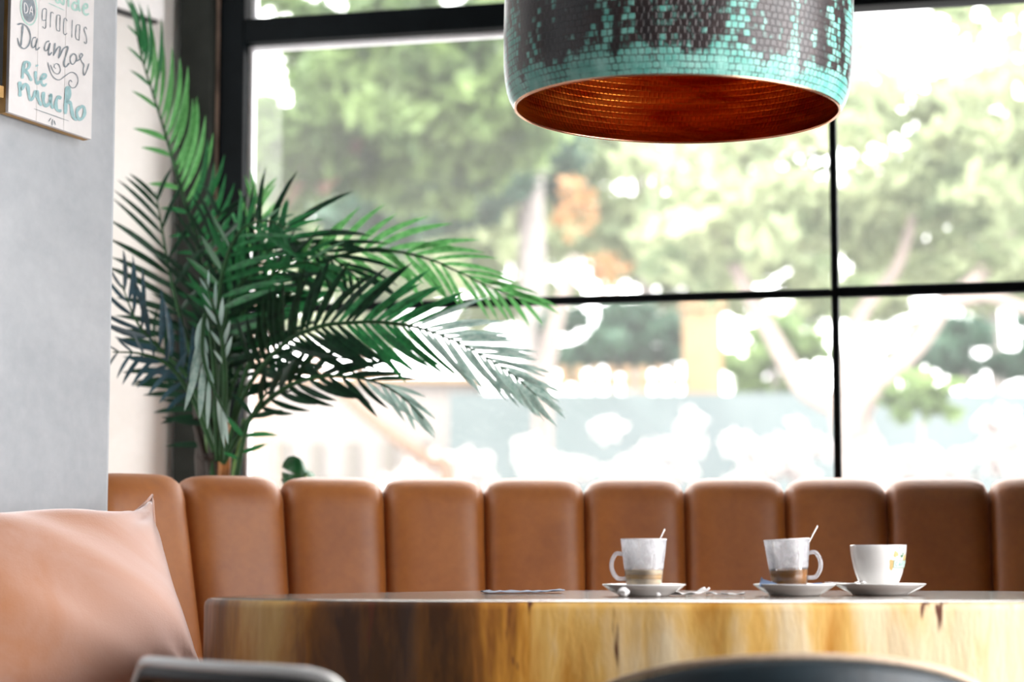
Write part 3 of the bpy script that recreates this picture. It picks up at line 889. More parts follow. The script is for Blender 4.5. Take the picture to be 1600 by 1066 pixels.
def spoon(name, a, b, label, wide=.0032):
    a, b = Vector(a), Vector(b)
    o = empty(name, a); tag(o, label, 'spoon')
    L = (b - a).length; X = (b - a).normalized(); Y = X.cross(Vector((0, 1, 0)) if abs(X.y) < .8 else Vector((0, 0, 1))).normalized(); Z = X.cross(Y)
    V, Fc = [], []
    n = 22
    for i in range(n + 1):
        t = i / n
        if t < .3: w = .010 * math.sin(math.pi * min(1, (t / .3) * .93 + .07)) ** .6; z = -.004 * math.sin(math.pi * t / .3)
        else: w = .0018 + (wide - .0018) * ((t - .3) / .7) ** 1.5; z = .0
        if i == n: w *= .6
        w = max(w, .0014)
        for s, zz in ((-1, 0.0007), (1, 0.0007), (1, -.0007), (-1, -.0007)):
            V.append(X * (L * t) + Z * (s * w) + Y * (zz + z))
    for i in range(n):
        for k in range(4):
            Fc.append((i * 4 + k, i * 4 + (k + 1) % 4, i * 4 + 4 + (k + 1) % 4, i * 4 + 4 + k))
    Fc += [(0, 3, 2, 1), (4 * n, 4 * n + 1, 4 * n + 2, 4 * n + 3)]
    ob = fixn(obj('spoon_blade', V, Fc, 'steel', o)); return o
spoon('teaspoon', P(1008, 893, 3.355), P(1039, 826, 3.365), 'steel teaspoon standing in the pale milky glass mug', .0034)
spoon('teaspoon', P(1240, 893, 3.38), P(1278, 821, 3.39), 'thin steel teaspoon standing in the dark coffee glass mug', .0020)
pa = cp + Vector((-.028, -.052, .0105)); pb = P(1289, 911, 3.36)
spoon('teaspoon', (pa.x, pa.y, TZ + .0185), (pb.x, pb.y, TZ + .0215), 'steel teaspoon lying on the rim of the rightmost saucer', .0045)
def sheet(name, px, d, sx, sy, rot, mat, label, cat, amp=.003, seed=0, z=.0012, grp=None, lift=None):
    o = empty(name, on_table(px, d), rot); tag(o, label, cat, grp)
    n = 14; V, Fc = [], []
    rnd = random.Random(seed)
    for lay in (0, .0008):
        for j in range(n + 1):
            for i in range(n + 1):
                x = (i / n - .5) * sx; y = (j / n - .5) * sy
                h = abs(mnoise.noise(Vector((x * 45 + seed * 3.1, y * 45, seed)))) * amp * 2
                if lift: h += lift * max(0, (i / n - .62)) ** 1.6 * 2.4
                V.append((x + .05 * sx * mnoise.noise(Vector((y * 60, seed, 0))), y, h + z + lay))
    m = (n + 1) ** 2
    for lay in (0, 1):
        for j in range(n):
            for i in range(n):
                a = lay * m + j * (n + 1) + i; q = (a, a + 1, a + n + 2, a + n + 1); Fc.append(q if lay else q[::-1])
    bd = [i for i in range(n + 1)] + [j * (n + 1) + n for j in range(1, n + 1)] + [n * (n + 1) + i for i in range(n - 1, -1, -1)] + [j * (n + 1) for j in range(n - 1, 0, -1)]
    for k in range(len(bd)):
        a, b = bd[k], bd[(k + 1) % len(bd)]; Fc.append((a, b, b + m, a + m))
    obj('folded_sheet', V, Fc, mat, o); return o
sheet('napkin', 817, 3.60, .135, .09, .06, 'napkin', 'flat grey-blue paper napkin lying alone on the slab table', 'napkin', .0022, 2, lift=.006)
sheet('sugar_packet', 1070, 3.36, .072, .035, .25, 'paper', 'torn white sugar packet with a raised corner beside the milky mug saucer', 'packet', .004, 4, lift=.016)
sheet('sugar_packet', 1133, 3.37, .060, .03, -.2, 'paper', 'flat torn white sugar packet between the two glass mugs', 'packet', .004, 6)
def crumple(name, px, d, r, label):
    o0 = on_table(px, d); o0.z += r * .8
    bm = bmesh.new(); bmesh.ops.create_icosphere(bm, subdivisions=3, radius=r)
    for v in bm.verts: v.co *= 1 + .28 * mnoise.noise(v.co * (2.2 / r) + Vector((px, 0, 0))) ; v.co.z *= .85
    me = bpy.data.meshes.new(name); bm.to_mesh(me); bm.free(); me.materials.append(MAT['paper'])
    o = link(name, me); o.location = o0; return tag(o, label, 'paper ball')
crumple('paper_ball', 974, 3.27, .0088, 'crumpled white paper ball in front of the milky mug saucer')
crumple('paper_ball', 1028, 3.27, .0038, 'tiny crumpled paper scrap in front of the milky mug saucer')
def scrap(px, py, d, pts, label):
    o = empty('paper_scrap', P(px, py, d)); tag(o, label, 'paper scrap')
    n = len(pts); V = [(x * 1e-3, -.004 + .003 * math.sin(i), z * 1e-3) for i, (x, z) in enumerate(pts)] + [(x * 1e-3, .010 + .003 * math.cos(i), z * .8e-3) for i, (x, z) in enumerate(pts)]
    Fc = [tuple(range(n)), tuple(range(n, 2 * n))[::-1]] + [(i, (i + 1) % n, n + (i + 1) % n, n + i) for i in range(n)]
    fixn(obj('folded_sheet', V, Fc, 'paper_blue', o, False))
scrap(1186, 917, 3.34, [(0, 0), (2, 6), (4, 15.5), (6, 12), (16, 9), (27, 5), (28, 0.5)], 'folded blue paper scrap with a pointed corner on the middle saucer')
scrap(1267, 916, 3.345, [(0, 0), (0, 3.5), (8, 5), (17, 5.5), (18, 1)], 'small flat blue paper scrap at the right side of the middle saucer')

# ================================================================== CHAIRS
# bentwood chair, its back turned to the viewer
b0, b1 = P(216, 1040, 2.72), P(566, 1050, 2.38)
back = Vector((b1.x - b0.x, b1.y - b0.y, 0)); bl = back.length; bu = back.normalized(); bf = Vector((-bu.y, bu.x, 0))
ch = empty('bentwood_chair', ((b0.x + b1.x) / 2, (b0.y + b1.y) / 2, 0), math.atan2(bu.y, bu.x))
tag(ch, 'black bentwood chair with pale top edge and cane back, at the lower left', 'chair')
hz = 0.681; hw = bl / 2
def yb(x): return -0.035 * (1 - (x / hw) ** 2)
def rail(rad_in, zoff, n=8):
    r = .05; pts = [(-hw + rad_in, .0), (-hw + rad_in, .45), (-hw + rad_in, hz - r - zoff)]
    pts += [(-hw + rad_in + (r - rad_in * .3) * (1 - math.cos(a)), hz - zoff - r + r * math.sin(a)) for a in (.5, 1.0, 1.35)]
    pts += [(x, hz - zoff) for x in (-hw * .55, -hw * .2, hw * .2, hw * .5)]
    r2 = .085
    pts += [(hw - rad_in - r2 * (1 - math.sin(a)), hz - zoff - r2 + r2 * math.cos(a)) for a in (.35, .75, 1.15)]
    pts += [(hw - rad_in, hz - r2 - zoff - .02), (hw - rad_in, .45), (hw - rad_in, 0)]
    return catmull([(x, yb(max(-hw, min(hw, x))), z) for x, z in pts], n)
v, f = tube(rail(.012, .0165), .0115, 12); obj('back_frame', v, f, 'chair_black', ch)
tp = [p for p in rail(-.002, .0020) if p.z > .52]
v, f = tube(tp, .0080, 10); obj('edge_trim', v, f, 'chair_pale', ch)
V, Fc = [], []
for i in range(13):
    x = -hw * .88 + hw * 1.76 * i / 12
    top = hz - .032 if abs(x) < hw * .72 else hz - .06
    for z in (.50, top): 
        for dy in (-.003, .003): V.append((x, yb(x) + dy, z))
for i in range(12):
    a = 4 * i; b = a + 4
    Fc += [(a, b, b + 2, a + 2), (a + 1, a + 3, b + 3, b + 1), (a + 2, b + 2, b + 3, a + 3), (a, a + 1, b + 1, b)]
fixn(obj('cane_panel', V, Fc, 'cane', ch, False))
v, f = tube([(-hw + .02, yb(hw * .9), .49), (0, yb(0), .49), (hw - .02, yb(hw * .9), .49)], .009, 8); obj('lower_rail', v, f, 'chair_black', ch)
v, f = lathe([(0, .43), (hw * .9, .43), (hw * .98, .445), (hw * .96, .46), (0, .455)], 32); o = fixn(obj('seat', v, f, 'chair_black', ch)); o.location = (0, .19, 0)
for x in (-.15, .15):
    v, f = tube([(x, .30, .43), (x * 1.12, .34, 0)], [.014, .011], 10); obj('leg', v, f, 'chair_black', ch)
# navy upholstered tub chair
tc_ = Vector((.345, 2.78, 0))
tub = empty('tub_chair', tc_)
tag(tub, 'navy upholstered tub chair with beige piping, at the bottom right of centre', 'chair')
def tubz(phi):
    c = math.cos(phi * .93)
    return .500 + (.690 - .500) * max(0, c) ** .55
sec = [(-.022, 0), (-.024, .3), (-.024, .6), (-.022, .86), (-.014, .965), (0, 1.0), (.014, .965), (.022, .86), (.024, .6), (.022, 0)]
V, Fc = [], []; n = 48
top_line = []
for i in range(n + 1):
    phi = math.radians(-100 + 200 * i / n); r = .275
    zt = tubz(phi)
    for (o_, h) in sec:
        rr_ = r - o_; V.append((rr_ * math.sin(phi), -rr_ * math.cos(phi), .40 + (zt - .40) * h))
    top_line.append(Vector(((r + .006) * math.sin(phi), -(r + .006) * math.cos(phi), zt + .0035)))
m_ = len(sec)
for i in range(n):
    for k in range(m_ - 1): Fc.append((i * m_ + k, (i + 1) * m_ + k, (i + 1) * m_ + k + 1, i * m_ + k + 1))
    Fc.append((i * m_ + m_ - 1, (i + 1) * m_ + m_ - 1, (i + 1) * m_, i * m_))
Fc += [tuple(range(m_)), tuple(range(n * m_, (n + 1) * m_))[::-1]]
fixn(obj('backrest', V, Fc, 'navy', tub))
v, f = tube([p + Vector((0, .012, 0)) for p in top_line], .0042, 8); obj('piping', v, f, 'piping', tub)
v, f = lathe([(0, .36), (.24, .36), (.255, .38), (.255, .43), (.235, .455), (0, .46)], 40); fixn(obj('seat', v, f, 'navy', tub))
for x, y in ((-.17, -.17), (.17, -.17), (-.17, .14), (.17, .14)):
    v, f = tube([(x, y, .365), (x * 1.15, y * 1.15, 0)], [.016, .011], 10); obj('leg', v, f, 'chair_black', tub)

# ================================================================== SIGNS
def wall_frame_obj(name, o3): return empty(name, o3)
def quad_board(parent, o_pl, n_pl, corners_px, thick, mat, name):
    """corners (px) TL TR BR BL on the front plane; thickness goes back into the wall"""
    fr = [on_plane(x, y, o_pl, n_pl) for x, y in corners_px]
    V = [p - parent.location for p in fr] + [p - n_pl * thick - parent.location for p in fr]
    Fc = [(0, 3, 2, 1), (4, 5, 6, 7), (0, 1, 5, 4), (1, 2, 6, 5), (2, 3, 7, 6), (3, 0, 4, 7)]
    return fixn(obj(name, V, Fc, mat, parent, False))
SO = LC + Ln * 0.034                                  # plane of the sign's face
sg = empty('sign_board', on_plane(80, 200, SO, Ln))
tag(sg, 'white plank sign with hand-lettered Spanish words on the grey wall', 'sign')
def edge_x(u, y):                                     # photo columns of the sign at row y (u 0..1)
    l = 19.5 - 6.5 * y / 176.0; r = 148.0 - 5.0 * y / 218.0
    return l + (r - l) * u
def board_u(u, top):
    # top row far above the frame, bottom row on the lower edge
    yb_ = 175 + (218 - 175) * u
    if not top: return (edge_x(u, yb_), yb_)
    p = on_plane(edge_x(u, yb_), yb_, SO, Ln); return Vector((p.x, p.y, p.z + 0.38))
def plank(u0, u1):
    bl_, br_ = (on_plane(*board_u(u, False), SO, Ln) for u in (u0, u1))
    tl_, tr_ = bl_ + Vector((0, 0, .40)), br_ + Vector((0, 0, .40))
    fr = [tl_, tr_, br_, bl_]
    V = [p - sg.location for p in fr] + [p - Ln * .008 - sg.location for p in fr]
    Fc = [(0, 3, 2, 1), (4, 5, 6, 7), (0, 1, 5, 4), (1, 2, 6, 5), (2, 3, 7, 6), (3, 0, 4, 7)]
    return bevel(fixn(obj('plank', V, Fc, 'sign_white', sg, False)), .0006, 1)
plank(0.0, .3345); plank(.3362, .6642); plank(.666, 1.0)
bl_, br_ = (on_plane(*board_u(u, False), SO, Ln) for u in (0, 1))
fr = [bl_ + Vector((0, 0, .40)), br_ + Vector((0, 0, .40)), br_, bl_]
V = [p - Ln * .0083 - sg.location for p in fr] + [p - Ln * .022 - sg.location for p in fr]
fixn(obj('backing_frame', V, [(0, 3, 2, 1), (4, 5, 6, 7), (0, 1, 5, 4), (1, 2, 6, 5), (2, 3, 7, 6), (3, 0, 4, 7)], 'sign_wood', sg, False))
fl, frr = bl_.lerp(br_, .25) + Vector((0, 0, .1)), bl_.lerp(br_, .75) + Vector((0, 0, .1))
for p in (fl, frr):
    v, f = tube([p - Ln * .0215 - sg.location, p - Ln * .0345 - sg.location], .01, 10); obj('spacer', v, f, 'sign_wood', sg)
A = lambda pts: [(x / 9.694, y / 9.694) for x, y in pts]
B = lambda pts: [(x / 7.6125, 90 + y / 7.6125) for x, y in pts]
LIFT = [0.0009]
def ink(name, strokes, mat, smooth=5):
    V, Fc = [], []
    o_pl = SO + Ln * LIFT[0]; LIFT[0] += .00003
    for pts, w in strokes:
        pts = [Vector((x, y, 0)) for x, y in pts]
        c = catmull(pts, smooth) if len(pts) > 2 else [pts[0].lerp(pts[1], k / 4) for k in range(5)]
        n = len(c)
        for i, p in enumerate(c):
            t = (c[min(i + 1, n - 1)] - c[max(i - 1, 0)]).normalized(); nn = Vector((-t.y, t.x, 0))
            ww = w * (1.25 if mat in ('ink_teal', 'ink_mint') else 1.1) / 2 * (.55 if i in (0, n - 1) else .85 + .15 * math.sin(i * .7))
            for s in (-1, 1):
                q = p + nn * ww * s; V.append(on_plane(q.x, q.y, o_pl, Ln) - sg.location)
            if i: b = len(V) - 4; Fc.append((b, b + 1, b + 3, b + 2))
    return obj(name, V, Fc, mat, sg, False)
def ell(cx, cy, rx, ry, n=28): return A([(cx + rx * math.cos(2 * math.pi * k / n), cy + ry * math.sin(2 * math.pi * k / n) + .25 * rx * math.cos(2 * math.pi * k / n)) for k in range(n + 1)])
c_ = ell(437, 130, 98, 205); o_pl = SO + Ln * .0008
obj('badge', [on_plane(x, y, o_pl, Ln) - sg.location for x, y in c_[:-1]], [tuple(range(len(c_) - 1))], 'ink_grey', sg, False)
ink('badge_ring', [(ell(440, 135, 122, 240), 1.9)], 'ink_mint', 2)
ink('lettering', [(A([(372, 190), (370, 50), (400, 62), (424, 130), (408, 190), (372, 195)]), 1.3), (A([(447, 212), (476, 92), (500, 235)]), 1.3), (A([(456, 165), (490, 185)]), 1.2)], 'ink_white', 3)
ink('lettering', [(A(p), w) for p, w in [
    ([(835, -60), (850, 20), (890, 42), (905, -60)], 2.6), ([(905, -60), (915, 20), (950, 60), (975, 70)], 2.6), ([(965, -60), (970, 66)], 2.4), ([(1030, -60), (1035, 20), (1040, 105)], 3.2),
    ([(1175, 60), (1120, 40), (1095, 90), (1120, 145), (1165, 145), (1185, 80)], 3.2), ([(1185, -60), (1190, 60), (1200, 140), (1220, 172)], 3.2),
    ([(1262, 125), (1318, 118), (1322, 75), (1285, 62), (1262, 120), (1272, 195), (1310, 222), (1350, 205)], 3.0)]], 'ink_mint')
ink('underline', [(A([(735, 45), (975, 155)]), 1.0)], 'ink_mint')
ink('lettering', [(A(p), 1.35) for p in [
    [(708, 145), (675, 130), (645, 160), (640, 290), (665, 310), (700, 300)], [(708, 145), (700, 280), (695, 400), (675, 432), (645, 400)],
    [(770, 180), (766, 300), (762, 415)], [(768, 205), (790, 184), (812, 205)],
    [(915, 240), (880, 228), (862, 255), (858, 440), (905, 475)], [(915, 240), (910, 360), (905, 475)],
    [(1018, 320), (995, 280), (972, 300), (965, 490), (990, 525), (1015, 500)], [(1097, 300), (1092, 430), (1088, 570)],
    [(1210, 382), (1170, 375), (1155, 410), (1148, 570), (1200, 612)], [(1212, 380), (1206, 500), (1200, 612)],
    [(1315, 445), (1295, 410), (1275, 450), (1308, 550), (1312, 640), (1295, 662), (1275, 630)]]], 'ink_grey')
ink('lettering', [(A(p), w) for p, w in [
    ([(348, 370), (335, 520), (318, 695)], 3.0), ([(260, 372), (340, 360), (420, 420), (462, 540), (440, 670), (370, 738), (300, 690), (265, 575)], 2.3),
    ([(548, 568), (505, 575), (482, 640), (492, 718), (530, 700), (562, 610)], 1.9), ([(568, 578), (545, 690), (555, 755), (605, 715)], 2.2),
    ([(750, 622), (705, 640), (675, 720), (690, 770), (730, 740), (758, 650)], 2.0), ([(762, 650), (737, 770), (745, 835), (790, 790)], 2.3),
    ([(835, 650), (825, 750), (812, 845)], 2.4), ([(815, 830), (870, 730), (912, 712), (905, 790), (888, 885)], 2.2), ([(890, 880), (960, 742), (1030, 712), (1002, 830), (970, 950), (992, 1015), (1050, 955)], 2.4),
    ([(1105, 812), (1068, 870), (1072, 950), (1110, 972), (1158, 905), (1150, 835), (1105, 812)], 2.0),
    ([(1150, 930), (1215, 895), (1252, 835), (1225, 812), (1210, 860), (1240, 935), (1272, 985), (1262, 1066), (1277, 1140), (1318, 1060), (1350, 960)], 1.9)]], 'ink_grey')
ink('flourish', [(B(p), 1.5) for p in [[(570, 55), (600, 170), (650, 245), (710, 265), (780, 215), (850, 175), (910, 205), (930, 280), (900, 350), (850, 358), (818, 310), (835, 270), (858, 292)],
    [(600, 85), (640, 170), (690, 195), (720, 150), (700, 85), (660, 75), (645, 110), (665, 132)]]], 'ink_grey')
ink('lettering', [(B(p), w) for p, w in [
    ([(290, 75), (272, 160), (268, 250)], 4.2), ([(275, 95), (310, 50), (350, 70), (340, 122), (290, 160)], 3.8), ([(292, 155), (332, 190), (376, 278)], 4.4),
    ([(425, 160), (425, 240), (442, 308), (482, 275)], 3.8), ([(425, 106), (455, 88)], 2.0), ([(480, 262), (540, 238), (546, 208), (515, 200), (490, 250), (500, 315), (530, 332), (555, 308)], 3.4)]], 'ink_teal')
ink('lettering', [(B(p), w) for p, w in [
    ([(235, 285), (240, 370), (240, 465)], 5.2), ([(248, 390), (300, 318), (332, 345), (345, 440), (365, 498), (395, 478), (430, 390)], 4.4), ([(440, 388), (452, 480), (492, 572)], 4.8),
    ([(520, 408), (515, 500), (540, 570), (590, 540), (608, 430)], 4.6), ([(608, 428), (606, 530), (632, 608)], 4.4), ([(728, 490), (692, 470), (665, 540), (680, 620), (732, 636)], 4.6),
    ([(780, 672), (785, 500), (795, 372), (826, 372), (826, 450), (790, 540)], 4.6), ([(800, 530), (840, 542), (856, 640), (880, 718), (918, 738)], 4.8),
    ([(960, 582), (915, 640), (930, 720), (970, 732), (1006, 670), (1000, 592), (960, 582)], 4.4)]], 'ink_teal')
ink('underline', [(B([(405, 607), (818, 755)]), 1.0)], 'ink_grey')
ink('ray_mark', [(B([(606, 718), (580, 760)]), 1.3), (B([(626, 732), (621, 812)]), 1.3), (B([(643, 748), (662, 802)]), 1.3)], 'ink_grey')
# dark framed board nearer to the viewer on the same wall
SB = LC + Ln * 0.03
bb = empty('framed_board', on_plane(-30, 140, SB, Ln)); tag(bb, 'black board with a golden wooden rail beside the white sign', 'board')
r0 = on_plane(5.5, 153, SB, Ln); r1 = r0 - Lu * .5
def slab_on(name, p, q, z0, z1, th, mat, parent, back=0.0):
    V = []
    for off in (-back, -back - th):
        for (pt, z) in ((p, z0), (q, z0), (q, z1), (p, z1)):
            w = pt + Ln * off; V.append(Vector((w.x, w.y, z)) - parent.location)
    return fixn(obj(name, V, [(0, 3, 2, 1), (4, 5, 6, 7), (0, 1, 5, 4), (1, 2, 6, 5), (2, 3, 7, 6), (3, 0, 4, 7)], mat, parent, False))
zb_ = r0.z
slab_on('frame_rail', r0, r1, zb_, zb_ + .021, .024, 'sign_wood', bb)
slab_on('panel', r0, r1, zb_ + .0215, zb_ + .42, .018, 'chalk_black', bb, .004)
slab_on('frame_rail', r0, r1, zb_ + .4205, zb_ + .44, .024, 'sign_wood', bb)
# second white board on the recess wall
RO = CORN + Ln * 0.03
s2 = empty('white_board', on_plane(225, 20, RO, Ln)); tag(s2, 'plain white board with a dark lower edge on the recess wall by the palm', 'sign')
e1 = on_plane(256, 33, RO, Ln); e0 = e1 - Lu * .30
slab_on('panel', e1, e0, e1.z, e1.z + .42, .008, 'sign_white', s2)
slab_on('backing_frame', e1 - Lu * .012, e0, e1.z - .008, e1.z + .40, .020, 'chalk_black', s2, .0085)

# ================================================================== PALM
PD = 4.78
pb0 = P(340, 757, PD)
palm = empty('potted_palm', (pb0.x, pb0.y, 0))
tag(palm, 'tall palm with long feathered fronds behind the left of the banquette', 'plant')
PL = palm.location
def leaf_mesh(name, ratio, bend, mat, fold=.25):
    V, Fc = [], []; n = 6
    for i in range(n + 1):
        t = i / n
        w = ratio * (math.sin(math.pi * (t * .93 + .05)) ** .7) * (1 - .25 * t) * .5
        if i == n: w = .002
        y = bend * t * t
        V += [(t, y - w, -w * fold), (t, y, 0), (t, y + w, -w * fold)]
    for i in range(n):
        a = 3 * i; Fc += [(a, a + 3, a + 4, a + 1), (a + 1, a + 4, a + 5, a + 2)]
    return mesh(name, V, Fc, mat)
LEAF = {}
BENDS = (-.30, -.14, 0, .14, .30)
for mt in ('palm_dark', 'palm_mid', 'palm_bright', 'palm_blue', 'palm_pale'):
    for b in BENDS: LEAF[(mt, b)] = leaf_mesh('leaflet', .105, b, mt)
all_leaf = []                                        # (length, matrix, mesh key, frond)
def frond(pts, n0, Ll, Lr,  ang=(62, 28), mats=('palm_dark',), start=.25, grav=0.0, bend=(0, 0), rad=.007, jit=.25, tilt=.5, seed=0, depthj=.12, rank=1.0):
    rnd = random.Random(seed * 17 + 3)
    W3 = [P(x, y, d) - PL for x, y, d in pts]
    c = catmull(W3, 8); m = len(c)
    rads = [rad * (1 - .8 * i / (m - 1)) for i in range(m)]
    v, f = tube(c, rads, 6); fo = obj('frond', v, f, 'palm_rachis', palm)
    px_m = pts[len(pts) // 2][2] / F
    cum = [0]
    for i in range(1, m): cum.append(cum[-1] + (c[i] - c[i - 1]).length)
    for side, L0 in ((1, Ll), (-1, Lr)):
        if L0 <= 0: continue
        n = max(4, round((n0 if not isinstance(n0, tuple) else n0[0 if side == 1 else 1]) * .68))
        for k in range(n):
            t = start + (1 - start) * (k + .5 + rnd.uniform(-.2, .2)) / n
            tl = (t - start) / (1 - start)
            s = t * cum[-1]; i = max(j for j in range(m) if cum[j] <= s); i = min(i, m - 2)
            u = (s - cum[i]) / max(1e-6, cum[i + 1] - cum[i]); p = c[i].lerp(c[i + 1], u)
            T = (c[min(i + 2, m - 1)] - c[max(i - 1, 0)]).normalized()
            N = Vector((0, -1, 0)); S = N.cross(T).normalized() * side   # screen-left of the frond for side=1
            S = (S if (S.x * -T.z + S.z * T.x) * side >= 0 else -S)
            a = math.radians(ang[0] + (ang[1] - ang[0]) * tl + rnd.uniform(-6, 6))
            d = T * math.cos(a) + S * math.sin(a) + Vector((0, rnd.uniform(-jit, jit), -grav * (.5 + .5 * rnd.random())))
            d.normalize()
            L = L0 * px_m * (math.sin(math.pi * (.16 + .76 * tl)) ** .55) * rnd.uniform(.88, 1.08)
            nn = (N + S * side * rnd.uniform(-tilt, tilt) + Vector((0, 0, rnd.uniform(0, tilt)))).normalized()
            Y = nn.cross(d).normalized(); Z = d.cross(Y)
            bsel = bend[0] if side == 1 else bend[1]
            bb_ = min(BENDS, key=lambda q: abs(q - (bsel + rnd.uniform(-.08, .08))))
            mt = mats[min(len(mats) - 1, int(tl * len(mats) + rnd.uniform(-.35, .35)))] if len(mats) > 1 else mats[0]
            wf = max(.8, min(1.9, .0168 / (.105 * L)))
            if tl > .55: wf *= .72
            M = Matrix(((d.x * L, Y.x * L * wf, Z.x * L, p.x), (d.y * L, Y.y * L * wf, Z.y * L, p.y), (d.z * L, Y.z * L * wf, Z.z * L, p.z), (0, 0, 0, 1)))
            all_leaf.append((L * rank, M, (mt, bb_), fo))
b = PD
# tall bright frond at the left
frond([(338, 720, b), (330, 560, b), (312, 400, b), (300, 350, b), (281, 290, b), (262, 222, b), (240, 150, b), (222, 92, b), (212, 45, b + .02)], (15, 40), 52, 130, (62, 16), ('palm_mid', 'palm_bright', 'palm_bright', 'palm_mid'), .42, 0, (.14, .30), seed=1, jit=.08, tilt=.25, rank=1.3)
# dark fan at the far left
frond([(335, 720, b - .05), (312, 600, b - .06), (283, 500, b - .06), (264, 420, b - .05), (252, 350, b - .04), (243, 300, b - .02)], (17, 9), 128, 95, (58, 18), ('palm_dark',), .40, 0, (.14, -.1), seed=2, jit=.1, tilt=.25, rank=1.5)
# blue green pair lower left
frond([(335, 700, b - .12), (300, 600, b - .14), (250, 545, b - .16), (215, 505, b - .18), (190, 445, b - .18)], 13, 75, 105, (60, 25), ('palm_blue',), .35, 0, (-.14, .14), seed=3, jit=.2)
frond([(335, 705, b - .14), (300, 620, b - .18), (262, 570, b - .2), (220, 553, b - .22), (176, 550, b - .24)], 12, 60, 40, (75, 40), ('palm_blue',), .38, .25, (.14, 0), seed=4, jit=.15)
# upright dark frond right of centre
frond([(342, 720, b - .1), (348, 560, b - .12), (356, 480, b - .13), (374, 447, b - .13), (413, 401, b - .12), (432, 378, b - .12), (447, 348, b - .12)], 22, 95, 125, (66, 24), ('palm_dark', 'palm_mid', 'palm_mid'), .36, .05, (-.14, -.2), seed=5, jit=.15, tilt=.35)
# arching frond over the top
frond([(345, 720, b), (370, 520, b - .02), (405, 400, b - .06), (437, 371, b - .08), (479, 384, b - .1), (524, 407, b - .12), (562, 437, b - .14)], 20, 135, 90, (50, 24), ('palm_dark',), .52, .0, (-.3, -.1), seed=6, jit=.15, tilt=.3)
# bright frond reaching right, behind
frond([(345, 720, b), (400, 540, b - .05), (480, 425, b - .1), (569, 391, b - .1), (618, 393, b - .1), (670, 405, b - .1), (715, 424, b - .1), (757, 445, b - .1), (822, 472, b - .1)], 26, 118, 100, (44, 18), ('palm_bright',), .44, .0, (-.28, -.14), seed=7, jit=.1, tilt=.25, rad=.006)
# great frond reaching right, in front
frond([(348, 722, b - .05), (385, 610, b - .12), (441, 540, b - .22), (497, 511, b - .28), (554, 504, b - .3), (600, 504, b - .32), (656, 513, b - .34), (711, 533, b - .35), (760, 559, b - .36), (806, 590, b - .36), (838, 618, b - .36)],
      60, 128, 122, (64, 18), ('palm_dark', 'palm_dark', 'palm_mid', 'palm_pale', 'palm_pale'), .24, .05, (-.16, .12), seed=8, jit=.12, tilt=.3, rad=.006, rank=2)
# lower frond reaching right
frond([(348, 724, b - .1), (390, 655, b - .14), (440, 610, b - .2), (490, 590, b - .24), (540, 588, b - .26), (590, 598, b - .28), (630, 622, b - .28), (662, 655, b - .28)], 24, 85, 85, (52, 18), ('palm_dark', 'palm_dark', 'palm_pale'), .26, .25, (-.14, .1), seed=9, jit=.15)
# silver frond hanging in the middle
frond([(340, 720, b - .2), (334, 560, b - .26), (322, 490, b - .3), (316, 545, b - .34), (326, 590, b - .36), (345, 630, b - .36), (356, 655, b - .36)], 11, 40, 95, (30, 12), ('palm_pale',), .55, .9, (0, 0), seed=10, jit=.15)
frond([(345, 720, b - .2), (352, 600, b - .26), (345, 520, b - .3), (330, 470, b - .3), (322, 440, b - .3)], 8, 40, 50, (28, 12), ('palm_pale',), .5, .1, (0, 0), seed=11, jit=.15)
# behind the crown, against the window frame
frond([(345, 720, b + .06), (362, 500, b + .07), (384, 395, b + .07), (398, 340, b + .07), (404, 305, b + .05)], 12, 90, 85, (40, 12), ('palm_mid', 'palm_bright'), .5, -.1, (.1, -.1), seed=12, jit=.1)
# inner crown
frond([(340, 720, b - .06), (338, 560, b - .1), (345, 440, b - .14), (372, 365, b - .16), (415, 345, b - .18), (448, 358, b - .2)], 20, 70, 130, (60, 30), ('palm_mid', 'palm_mid'), .36, .25, (0, -.14), seed=13, jit=.25, tilt=.4)
frond([(338, 720, b - .02), (322, 580, b - .04), (318, 470, b - .04), (330, 390, b - .04), (345, 330, b - .02)], 20, 110, 110, (60, 25), ('palm_dark',), .3, .05, (.1, -.1), seed=14, jit=.25)
frond([(340, 724, b), (358, 620, b - .02), (392, 540, b - .04), (430, 480, b - .06), (480, 440, b - .08)], 20, 110, 115, (58, 25), ('palm_dark', 'palm_mid'), .28, .1, (-.1, .1), seed=15, jit=.25)
frond([(336, 724, b), (318, 660, b), (296, 610, b), (262, 560, b), (236, 520, b)], 14, 90, 75, (60, 28), ('palm_dark',), .28, .05, (.1, -.1), seed=17, jit=.2)
# short leaflets low on the stems
frond([(333, 745, b - .05), (330, 700, b - .05), (322, 650, b - .05), (312, 600, b - .05)], 6, 82, 0, (72, 60), ('palm_dark',), .25, 0, (.1, 0), seed=19, jit=.1)
frond([(368, 756, b - .15), (378, 700, b - .16), (392, 652, b - .17), (420, 612, b - .18), (455, 590, b - .2)], 7, 48, 52, (62, 35), ('palm_mid', 'palm_dark'), .12, 0, (.1, -.05), seed=20, jit=.1)
frond([(340, 724, b - .04), (350, 590, b - .08), (380, 490, b - .1), (425, 430, b - .12), (478, 410, b - .13), (520, 425, b - .14)], 22, 95, 105, (58, 26), ('palm_dark', 'palm_dark', 'palm_mid'), .34, .12, (-.14, .1), seed=23, jit=.22, tilt=.4)
